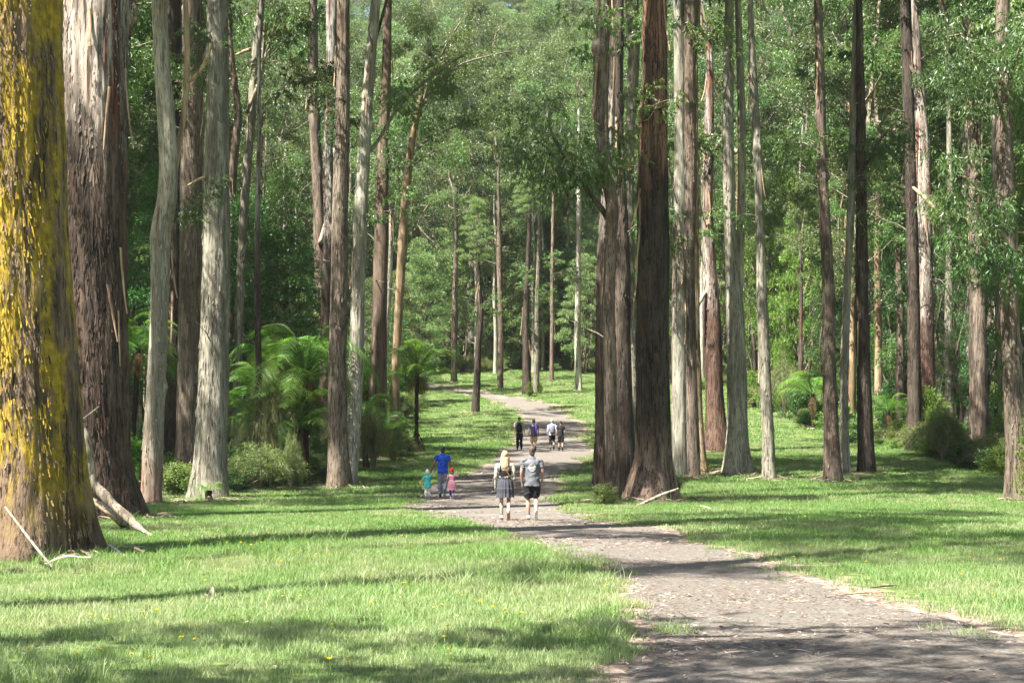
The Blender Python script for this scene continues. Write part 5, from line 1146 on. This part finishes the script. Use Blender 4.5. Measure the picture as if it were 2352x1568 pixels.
def person(label, foot, H, legs, arms, skin, spec, rz=0., build=1.0, head=1.0, female=False, vox=.011, lean=0.):
    """spec: list of (part name, kind, material, options)"""
    X, Y, Z = foot; t = thing('person', label, 'person', (X, Y, Z), None); t.rotation_euler = (0, 0, rz); sc = H / 1.75
    b = build; sh = .93 if female else 1.0
    A = {k: [np.array(p) * np.array([1 if i else sh, 1, 1]) for i, p in enumerate(v)] for k, v in arms.items()}
    Lg = legs
    hip = .172 if female else .16; wst = .122 if female else .142
    torso = [(0, 0, .90), (0, .0, .98), (0, .005, 1.10), (0, .0, 1.27), (0, -.005, 1.38), (0, -.005, 1.445)]
    tr = np.array([(hip * .92, .105), (hip, .112), (wst, .092), (.165 * sh, .112), (.165 * sh, .098), (.085, .065)]) * b
    hc = np.array([0, .025, 1.635]); hr = np.array([.074, .096, .118]) * head
    hc[2] = 1.52 + hr[2] * .98
    body = [lo(torso, tr, n_=26, seg=18), lo([(0, -.005, 1.42), (0, .012, 1.56)], [.058 * (.85 if female else 1)] * 2), ell(hc, hr), ell(hc + [0, .035, -.06 * head], np.array([.052, .06, .06]) * head),
            ell(hc + [0, .1 * head, -.018], (.012, .022, .02)), ell(hc + [-.077 * head, -.005, -.01], (.01, .02, .03)), ell(hc + [.077 * head, -.005, -.01], (.01, .02, .03))]
    for s in 'LR':
        a = A[s]; sg = -1 if s == 'L' else 1
        body.append(lo([a[0] + [-sg * .03, 0, 0], a[0] * .75 + a[1] * .25, a[1], a[1] * .6 + a[2] * .4, a[2]], np.array([.052, .047, .038, .036, .026]) * (b * (.84 if female else 1)), n_=22))
        d = a[2] - a[1]; d = d / np.linalg.norm(d); fw = np.array([0, 1., 0]) - d * d[1]; fw /= np.linalg.norm(fw) + 1e-6; sd = np.cross(d, fw)
        w0 = a[2]; body.append(lo([w0, w0 + d * .045, w0 + d * .085], [(.022, .024), (.02, .038), (.016, .036)], n_=8))
        for k, (off, ln) in enumerate(((.03, .072), (.010, .082), (-.010, .076), (-.028, .06))):
            p0 = w0 + d * .085 + fw * off; body.append(lo([p0, p0 + d * ln * .5 + sd * (-sg) * .006, p0 + d * ln * .92 - fw * .006 + sd * (-sg) * .022], [.0092, .0085, .0075], n_=6, seg=8))
        body.append(lo([w0 + d * .03 + fw * .026, w0 + d * .06 + fw * .048, w0 + d * .095 + fw * .052], [.012, .0105, .0085], n_=6, seg=8))
        g_ = [np.array(p) for p in Lg[s]]
        cf = g_[1] * .62 + g_[2] * .38 + np.array([0, -.018, 0])
        body.append(lo([g_[0] + [0, 0, .03], g_[0] * .55 + g_[1] * .45, g_[1], cf, g_[2]], np.array([.092, .078, .054, .055, .034]) * b * (.98 if female else 1), n_=30))
        hl = g_[2] + (g_[2] - g_[3]) / np.linalg.norm(g_[3] - g_[2]) * .02; body.append(lo([hl + [0, 0, -.03], (g_[2] + g_[3]) * .5 + [0, 0, -.005], g_[3]], [(.034, .03), (.038, .03), (.036, .02)], n_=10))
    link('body', fuse('body', body, vox, 3, .45, 0, sc), t, [skinmat(skin)])
    for (nm, kind, m_, op) in spec:
        parts = []; wr = .035; o_s = .016
        if kind == 'shirt':
            lowz = op.get('low', .86); z0 = [(0, 0, lowz), (0, 0, .98), (0, .004, 1.10), (0, 0, 1.27), (0, -.005, 1.38), (0, -.005, 1.44)]
            fr = op.get('flare', 1.0); R = (tr + .016); R[0] = (hip + .028) * b * fr, (.115 + .022) * b * fr; R[1] = R[1] * (1 + (fr - 1) * .6); R[2] += .016; R[-1] = (.098, .078)
            parts.append(lo(z0, R, n_=26, seg=20, r0=False))
            for s in 'LR':
                a = A[s]; sg = -1 if s == 'L' else 1; f = op.get('sleeve', .55)
                if f > 0:
                    pts = [a[0] + [-sg * .05, 0, 0], a[0] + [0, 0, -.01], a[0] * (1 - min(f, 1)) + a[1] * min(f, 1)]; rr = [.066, .066, .066 if f < 1 else .05]
                    if f > 1: pts.append(a[1] * (2 - f) + a[2] * (f - 1)); rr.append(.040)
                    parts.append(lo(pts, np.array(rr) * b * sh, n_=16, r1=False))
        elif kind == 'legs':     # trousers or shorts: fraction of the leg covered (1 = knee, 2 = ankle)
            f = op.get('len', 2.); w = op.get('w', 1.); parts.append(lo([(0, 0, .90), (0, 0, .96), (0, .003, 1.03)], [((hip + .012) * b, .12 * b), ((hip + .010) * b, .12 * b), (wst * b + .018, .105 * b)], n_=12, seg=18)); wr = .05
            for s in 'LR':
                g_ = [np.array(p) for p in Lg[s]]
                pts = [g_[0] + [0, 0, .03], g_[0] * .5 + g_[1] * .5]; rr = [.106, .096 * w]
                if f <= 1.0: pts.append(g_[0] * (1 - f) + g_[1] * f); rr.append(.083 * w)
                else:
                    pts += [g_[1]]; rr += [.078 * w]
                    if f > 1.5: pts.append(g_[1] * .62 + g_[2] * .38 + np.array([0, -.014, 0])); rr.append(.078 * w)
                    pts.append(g_[1] * (2 - f) + g_[2] * (f - 1)); rr.append(.066 * w if f > 1.5 else .076 * w)
                parts.append(lo(pts, np.array(rr) * b, n_=22, r1=False))
        elif kind == 'skirt':
            z1 = op['low']; z0 = op.get('top', 1.10); n_ = 26; seg = 96; zz = np.linspace(z0, z1, n_); th = np.arange(seg) * 2 * np.pi / seg; u_ = (z0 - zz) / (z0 - z1)
            rw = (wst * b + .02) * (1 - u_) + op['w'] * u_ + .035 * np.sin(np.pi * np.minimum(u_ * 1.3, 1)); tier = op.get('tier')
            if tier: rw = rw + .018 * sstep(tier, tier + .02, u_)
            pl = np.cos(th * 17 + np.sin(th * 3) * 2)[None] * (.004 + .014 * u_[:, None])
            RX = rw[:, None] + pl; V = np.stack([RX * np.cos(th), .78 * RX * np.sin(th), zz[:, None] + 0 * RX], -1).reshape(-1, 3) * sc
            me = new_mesh(nm, V, ring_quads(n_, seg)[:, ::-1], True); link(nm, me, t, [m_]); continue
        elif kind == 'shoes':
            for s in 'LR':
                g_ = [np.array(p) for p in Lg[s]]; d = g_[3] - g_[2]; d = d / np.linalg.norm(d); up = np.array([0, 0, 1.]); q = g_[2] - d * .035
                pr = [lo([q + [0, 0, -.035], (g_[2] * .45 + g_[3] * .55), g_[3] + d * .045], [(.043, .036), (.046, .036), (.042, .026)], n_=14), lo([g_[2] + [0, 0, op.get('hi', .03)], g_[2] + [0, 0, -.03]], [.045, .046], n_=6)]
                sm = fuse('shoe', pr, .009, 3, .6, 0, sc); ob = link('shoe', sm, t, [m_])
                if op.get('sole'):
                    ups = np.array([0, 0, -1.]) + d * d[2]; ups /= np.linalg.norm(ups); ofs = ups * .026
                    sl = fuse('sole', [lo([q + [0, 0, -.035] + ofs * .7, (g_[2] * .45 + g_[3] * .55) + ofs * 1.1, g_[3] + d * .045 + ofs * .6], [(.046, .014), (.049, .014), (.044, .012)], n_=14)], .008, 2, .6, 0, sc); link('sole', sl, ob, [op['sole']])
                if op.get('sock'):
                    so = fuse('sock', [lo([g_[2] + [0, 0, -.01], g_[2] * .86 + g_[1] * .14 if op.get('sockh', 0) == 0 else g_[2] * (1 - op['sockh']) + g_[1] * op['sockh']], [.044, .045 if op.get('sockh', 0) < .25 else .058], n_=8)], .008, 2, .6, 0, sc); link('sock', so, ob, [op['sock']])
            continue
        elif kind == 'short_hair': parts = [ell(hc + [0, -.012, .022], hr * [1.06, 1.03, .98]), ell(hc + [0, -.05, -.03], hr * [.9, .6, .75])]; cutf = None
        elif kind == 'long_hair':
            parts = [ell(hc + [0, -.015, .02], hr * [1.14, 1.1, 1.06])]; rr_ = np.random.default_rng(4)
            for k in range(26):
                a_ = math.pi * (1.0 + k / 25.0); e = np.array([math.cos(a_) * .095, math.sin(a_) * .10, 0]); ln = op.get('len', .3) * rr_.uniform(.8, 1.1)
                parts.append(lo([hc + e * .75 + [0, 0, .04], hc + e * 1.05 + [0, -.01, -ln * .4], hc + e * rr_.uniform(.95, 1.35) + [0, -.035, -ln]], [.024, .024, .009], n_=8, seg=8))
        elif kind == 'cap':
            parts = [ell(hc + [0, -.008, .035], hr * [1.12, 1.1, .80]), lo([hc + [0, .09 * head, .04], hc + [0, .155 * head, .028]], [(.062 * head, .009), (.05 * head, .007)], n_=8)]
        elif kind == 'hat':
            parts = [ell(hc + [0, -.012, .028], hr * op.get('k', 1.13) * [1.0, 1.0, .92]), lo([hc + [0, 0, .012], hc + [0, 0, .026]], [(hr[0] * 1.12 + op.get('brim', .04), hr[1] * 1.1 + op.get('brim', .04)), (hr[0] * 1.08, hr[1] * 1.06)], n_=4, seg=24)]
        elif kind == 'strap':
            P_ = op['pts']; parts = [lo(P_, [op.get('r', (.016, .008))] * len(P_), n_=24, seg=8)]; wr = 0
        else: continue
        me = fuse(nm, parts, .0105, 4, .5, wr if kind in ('shirt', 'legs') else (.03 if 'hair' in kind else .006), sc); link(nm, me, t, [m_])
    # face: eyes and mouth on the far side
    for sx in (-.03, .03):
        e = link('eye', fuse('eye', [ell(hc + [sx * head, .088 * head, .012], (.011, .008, .007), 8)], .003, 1, 1, 0, sc), t, [EYE])
    link('mouth', fuse('mouth', [lo([hc + [-.024, .086 * head, -.062 * head], hc + [0, .096 * head, -.064 * head], hc + [.024, .086 * head, -.062 * head]], [.004, .006, .004], n_=8, seg=8)], .003, 1, 1, 0, sc), t, [LIP])
    return t, sc
EYE = plain('eye', (.05, .04, .035), .3, .5, .1, 20); LIP = plain('lip', (.45, .2, .17), .5, .3, .1, 20)
BLACK = cloth('cloth_black', (.018, .018, .02)); WHITE = cloth('cloth_white', (.55, .55, .54))
def on_path(px, py):
    X, Y = ground_at(px, py); return (X, Y, gz(X, Y) + .012)
SKA, SKB, SKC = (.36, .21, .15), (.39, .24, .18), (.17, .09, .06)
# --- man in grey T-shirt and black shorts
foot = on_path(1222, 1194)
man, s1 = person('man in grey T-shirt with round pale back print and black shorts walking away', foot, 1.75, STRIDE_R, dict(L=[(-.19, 0, 1.41), (-.25, -.04, 1.12), (-.235, .04, .87)], R=[(.19, 0, 1.41), (.255, .0, 1.14), (.245, .12, .93)]), SKA,
    [('shirt', 'shirt', cloth('cloth_grey_tee', (.12, .12, .125)), dict(low=.80, flare=1.04, sleeve=.62)), ('shorts', 'legs', BLACK, dict(len=.93, w=1.12)), ('shoe', 'shoes', cloth('shoe_pale', (.45, .44, .42)), dict(sole=plain('sole_pale', (.6, .56, .5), .7), sock=BLACK)), ('hair', 'short_hair', plain('hair_brown', (.075, .05, .038), .7, .3, .4, 60), {})], build=1.02)
shirt = [c for c in man.children if c.name.startswith('shirt')][0]
def decal(owner, part, u, v, mat_, name, off=.006, z0=1.18, sc=1., nrm_back=True):
    """flat print laid on the back of a garment: u, v arrays in metres around the middle of the back"""
    me = part.data; bvh = BVHTree.FromPolygons([x.co[:] for x in me.vertices], [p.vertices[:] for p in me.polygons])
    out_ = []
    for a, b_ in zip(u, v):
        h = bvh.ray_cast(Vector((a, -1.0, z0 * sc + b_)), Vector((0, 1, 0)))
        y = h[0].y - off if h[0] else -.13 * sc
        out_.append((a, y, z0 * sc + b_))
    return out_
nr, ns = 9, 40; U = []; Vv = []
for i in range(nr + 1):
    for j in range(ns): U.append(.092 * max(i, .02) / nr * math.cos(j * 6.2832 / ns)); Vv.append(.092 * max(i, .02) / nr * math.sin(j * 6.2832 / ns))
pts = decal(man, shirt, U, Vv, None, 'print', .007, 1.245, s1)
pr_ = link('back_print', new_mesh('back_print', pts, ring_quads(nr + 1, ns)), shirt, [plain('print_pale', (.40, .385, .36), .8, .1, .08, 40)])
def text_print(txt, size, cx, cz, part, m_, sc, z0, off, name='lettering', rot=0.):
    cu = bpy.data.curves.new('t', 'FONT'); cu.body = txt; cu.size = size; cu.align_x = 'CENTER'; cu.align_y = 'CENTER'; cu.resolution_u = 3
    ob = bpy.data.objects.new('t', cu); COL.objects.link(ob); dg = bpy.context.evaluated_depsgraph_get(); dg.update()
    me = bpy.data.meshes.new_from_object(ob.evaluated_get(dg)); bpy.data.objects.remove(ob)
    co = np.array([v.co[:] for v in me.vertices]); c_, s_ = math.cos(rot), math.sin(rot)
    u = co[:, 0] * c_ - co[:, 1] * s_ + cx; v = co[:, 0] * s_ + co[:, 1] * c_ + cz
    p = decal(None, part, u, v, None, name, off, z0, sc); me.vertices.foreach_set('co', np.array(p, np.float32).ravel()); me.update(); me.name = name
    return link(name, me, part, [m_])
GREYINK = plain('ink_grey', (.22, .22, .22), .8, .1, .05, 40)
text_print('RVCA', .05, 0, .004, shirt, GREYINK, s1, 1.245, .011)
text_print('VA', .034, 0, -.045, shirt, plain('ink_light', (.42, .41, .40), .8, .1, .05, 40), s1, 1.245, .011)
# --- woman with fair hair, black dress
foot = on_path(1160, 1193); TOP = cloth('cloth_cream_pattern', (.36, .32, .25), .9, .45, 45)
wom, s2 = person('woman with fair hair in cream patterned top and black tiered pinafore dress', foot, 1.63, STRIDE_R, dict(L=[(-.175, 0, 1.40), (-.235, -.03, 1.12), (-.25, .02, .875)], R=[(.175, 0, 1.40), (.225, -.02, 1.12), (.225, .06, .88)]), SKB,
    [('top', 'shirt', TOP, dict(low=1.0, flare=.95, sleeve=1.95)), ('bodice', 'bodice', BLACK, {}), ('skirt', 'skirt', cloth('cloth_charcoal', (.06, .06, .07)), dict(low=.57, top=1.09, w=.205, tier=.52)), ('shoe', 'shoes', cloth('shoe_white', (.62, .61, .58)), dict(sole=plain('sole_brown', (.33, .16, .09), .7), sock=BLACK)),
     ('hair', 'long_hair', plain('hair_fair', (.46, .28, .14), .6, .35, .45, 50), dict(len=.30)),
     ('bag_strap', 'strap', plain('strap_orange', (.52, .20, .05), .6, .3, .1, 30), dict(pts=[(-.10, -.118, 1.44), (-.02, -.142, 1.32), (.07, -.140, 1.20), (.15, -.115, 1.09)], r=(.014, .007)))], female=True, build=.97)
bod = fuse('bodice', [lo([(0, 0, 1.02), (0, .004, 1.10), (0, 0, 1.2), (0, 0, 1.245)], [(.168, .128), (.146, .118), (.166, .13), (.165, .128)], n_=14, seg=20)] + [lo([(sx * .12, -.10, 1.24), (sx * .125, -.118, 1.32), (sx * .10, -.09, 1.42)], [(.03, .012), (.02, .010), (.015, .010)], n_=12, seg=8) for sx in (-1, 1)], .010, 3, .5, .01, s2); link('bodice', bod, wom, [BLACK])
g = Geo(); 
cm = thing('camera_in_hand', 'small black camera held in the fair haired woman\'s hand', 'camera', (wom.location.x - .27 * s2, wom.location.y + .04, wom.location.z + .70 * s2))
link('body', fuse('body', [lo([(-.045, 0, 0), (.045, 0, 0)], [(.036, .024), (.036, .024)], n_=8, seg=16)], .005, 2, .6), cm, [plain('camera_black', (.012, .012, .014), .4, .5, .1, 30)])
link('lens', fuse('lens', [lo([(.01, -.02, 0), (.01, -.065, 0)], [.027, .026], n_=6, seg=18)], .004, 1, .6), cm, [plain('lens_black', (.02, .02, .025), .25, .6, .1, 30)])
# --- father in blue T-shirt with two children
foot = on_path(1017, 1143)
dad, s3 = person('man in bright blue T-shirt and grey track pants holding a child by each hand', foot, 1.80, STRIDE_R, dict(L=[(-.19, 0, 1.41), (-.29, -.03, 1.17), (-.385, .03, .94)], R=[(.19, 0, 1.41), (.25, .02, 1.13), (.285, .10, .90)]), SKC,
    [('shirt', 'shirt', cloth('cloth_blue', (.012, .05, .33)), dict(low=.84, flare=1.06, sleeve=.55)), ('trousers', 'legs', cloth('cloth_grey_track', (.20, .21, .24)), dict(len=1.93, w=1.05)), ('shoe', 'shoes', cloth('shoe_dark', (.05, .055, .065)), dict(sole=plain('sole_grey', (.4, .4, .4), .7))), ('hair', 'short_hair', plain('hair_black', (.012, .011, .012), .6, .4, .3, 60), {})], rz=-.08)
foot = on_path(982, 1146)
kid1, _ = person('small child in white sun hat and turquoise T-shirt holding the blue shirted man\'s hand', (foot[0], foot[1], foot[2]), .98, STRIDE_L, dict(L=[(-.185, 0, 1.36), (-.33, -.02, 1.16), (-.44, .02, 1.02)], R=[(.185, 0, 1.40), (.27, .02, 1.56), (.34, .05, 1.72)]), SKB,
    [('shirt', 'shirt', cloth('cloth_turquoise', (.05, .33, .31)), dict(low=.70, flare=1.12, sleeve=.8)), ('trousers', 'legs', cloth('cloth_cream', (.55, .52, .46)), dict(len=1.75, w=1.1)), ('shoe', 'shoes', WHITE, dict(sole=plain('sole_tan', (.4, .33, .26), .7))), ('hat', 'hat', WHITE, dict(brim=.03))], head=1.28, build=1.12)
foot = on_path(1038, 1145)
kid2, _ = person('small girl in red hat, pink dress and purple leggings beside the blue shirted man', (foot[0], foot[1], foot[2]), 1.02, STRIDE_R, dict(L=[(-.185, 0, 1.39), (-.27, -.03, 1.20), (-.30, .06, 1.02)], R=[(.185, 0, 1.40), (.30, .05, 1.30), (.25, .10, 1.52)]), SKB,
    [('dress_top', 'shirt', cloth('cloth_pink', (.38, .17, .21), .9, .2, 40), dict(low=.95, flare=1.0, sleeve=1.9)), ('dress_skirt', 'skirt', bpy.data.materials['cloth_pink'], dict(low=.52, top=1.12, w=.30)), ('leggings', 'legs', cloth('cloth_purple', (.09, .055, .20)), dict(len=1.9, w=.85)), ('shoe', 'shoes', cloth('shoe_lilac', (.50, .42, .52)), {}),
     ('hair', 'long_hair', plain('hair_dark', (.05, .03, .022), .6, .35, .3, 50), dict(len=.16)), ('hat', 'hat', cloth('cloth_red', (.42, .012, .012)), dict(brim=.004, k=1.24))], head=1.25, build=1.05, female=True)
# --- four walkers further up
foot = on_path(1193, 1032)
w1, sa = person('walker in cream shirt, black trousers and cap with a black backpack', foot, 1.80, STAND, ARMS, SKA, [('shirt', 'shirt', cloth('cloth_cream_shirt', (.42, .38, .29)), dict(low=.88, sleeve=.7)), ('trousers', 'legs', BLACK, dict(len=1.98)), ('shoe', 'shoes', cloth('boot_dark', (.05, .048, .045)), {}), ('cap', 'cap', cloth('cloth_cap_grey', (.12, .12, .12)), {})], build=1.04, vox=.013)
foot2 = on_path(1226, 1036)
w2, sb = person('walker in navy T-shirt, tan shorts and dark bucket hat', foot2, 1.74, STRIDE_R, ARMS, SKA, [('shirt', 'shirt', cloth('cloth_navy', (.035, .045, .07)), dict(low=.82, flare=1.05, sleeve=.7)), ('shorts', 'legs', cloth('cloth_tan', (.34, .26, .18)), dict(len=.96, w=1.15)), ('shoe', 'shoes', BLACK, dict(sock=BLACK)), ('hat', 'hat', cloth('cloth_hat_olive', (.06, .058, .045)), dict(brim=.02))], build=1.05, vox=.013)
foot3 = on_path(1268, 1033)
w3, sc3 = person('walker in pale lilac long sleeved shirt and black cropped trousers with a grey backpack', foot3, 1.68, STRIDE_R, ARMS, SKA, [('shirt', 'shirt', cloth('cloth_lilac', (.56, .56, .64)), dict(low=.86, sleeve=1.9)), ('trousers', 'legs', BLACK, dict(len=1.45)), ('shoe', 'shoes', cloth('shoe_black', (.03, .03, .03)), {}), ('hat', 'hat', cloth('cloth_hat_grey', (.30, .29, .25)), dict(brim=.015))], female=True, vox=.013)
foot4 = on_path(1288, 1035)
w4, sd4 = person('youth all in black with cap, printed T-shirt and bare arms', foot4, 1.62, STAND, ARMS, SKA, [('shirt', 'shirt', BLACK, dict(low=.86, sleeve=.6)), ('shorts', 'legs', BLACK, dict(len=.9, w=1.15)), ('shoe', 'shoes', cloth('boot_black', (.02, .02, .02)), dict(sock=BLACK, sockh=.3)), ('cap', 'cap', BLACK, {})], build=.94, vox=.013)
sh4 = [c for c in w4.children if c.name.startswith('shirt')][0]
text_print('lllll', .05, -.05, -.04, sh4, plain('ink_white', (.6, .6, .6), .8, .1, .05, 40), sd4, 1.25, .009, rot=1.5708)
text_print('lllll', .05, .05, -.03, sh4, plain('ink_red', (.45, .04, .08), .8, .1, .05, 40), sd4, 1.25, .009, rot=1.5708)
def backpack(owner, sc, m_, label, w=.15, h=.25, d=.085):
    t = thing('backpack', label, 'backpack', (owner.location.x, owner.location.y, owner.location.z))
    link('bag', fuse('bag', [lo([(0, -.205, 1.0), (0, -.215, 1.15), (0, -.205, 1.30), (0, -.19, 1.38)], [(w, d), (w, d), (w * .92, d * .9), (w * .6, d * .6)], n_=16, seg=18)], .011, 3, .5, .01, sc), t, [m_])
    link('pocket', fuse('pocket', [lo([(0, -.285, 1.03), (0, -.29, 1.16)], [(w * .75, .035), (w * .72, .03)], n_=8, seg=16)], .009, 2, .5, .0, sc), t, [m_])
    for sx in (-1, 1): link('shoulder_strap', fuse('strap', [lo([(sx * .08, -.14, 1.36), (sx * .105, -.085, 1.455), (sx * .115, .03, 1.47), (sx * .12, .115, 1.36), (sx * .13, .10, 1.15)], [(.02, .009)] * 5, n_=24, seg=8)], .007, 1, .5, 0, sc), t, [m_])
    return t
backpack(w1, sa, cloth('pack_black', (.02, .021, .024)), 'black backpack worn over the cream shirt')
backpack(w3, sc3, cloth('pack_grey', (.14, .14, .17)), 'grey backpack worn over the pale lilac shirt')
jk = link('jacket', fuse('jacket', [lo([(.09, -.10, 1.46), (.12, -.150, 1.35), (.14, -.155, 1.15), (.165, -.13, .98)], [(.035, .025), (.04, .028), (.045, .03), (.04, .03)], n_=20), lo([(.09, -.10, 1.46), (.11, .03, 1.49), (.12, .13, 1.38), (.13, .13, 1.2)], [(.035, .02), (.035, .018), (.035, .022), (.03, .02)], n_=20)], .011, 3, .5, .02, sb), None, [cloth('cloth_violet', (.22, .06, .42))])
jk.location = w2.location; tag(jk, 'folded violet jacket slung over the navy T-shirt shoulder', 'jacket')
jk = link('tied_shirt', fuse('tied_shirt', [lo([(.10, -.13, 1.02), (.15, -.15, .96), (.19, -.14, .88)], [(.05, .03), (.075, .045), (.05, .03)], n_=16)], .011, 3, .5, .03, sc3), None, [WHITE])
jk.location = w3.location; tag(jk, 'crumpled white cloth hanging at the hip below the grey backpack', 'cloth')
n_g = sow_grass(); n_l = sow_litter(); sow_debris()
print('GRASS', n_g, 'LITTER', n_l, 'OBJ', len(bpy.data.objects))
print('TRIS', sum(sum(len(p.vertices) - 2 for p in m.polygons) if len(m.polygons) < 50 else len(m.polygons) * 2 for m in bpy.data.meshes))
# ------------------------------------------------------------------ the air of the forest
hm, nt, out = mat('haze'); pv = nt.nodes.new('ShaderNodeVolumePrincipled'); pv.inputs['Color'].default_value = (.96, .96, .92, 1); pv.inputs['Density'].default_value = 0.00011; pv.inputs['Anisotropy'].default_value = .2
nt.links.new(pv.outputs[0], out.inputs['Volume'])
x0, x1, y0, y1, z0, z1 = -300, 300, -110, 520, -6, 240
hb = link('haze', new_mesh('haze', [(x0, y0, z0), (x1, y0, z0), (x1, y1, z0), (x0, y1, z0), (x0, y0, z1), (x1, y0, z1), (x1, y1, z1), (x0, y1, z1)], [(0, 3, 2, 1), (4, 5, 6, 7), (0, 1, 5, 4), (1, 2, 6, 5), (2, 3, 7, 6), (3, 0, 4, 7)], False), None, [hm])
hb['kind'] = 'stuff'; hb['label'] = 'thin pale forest haze filling the air of the clearing'
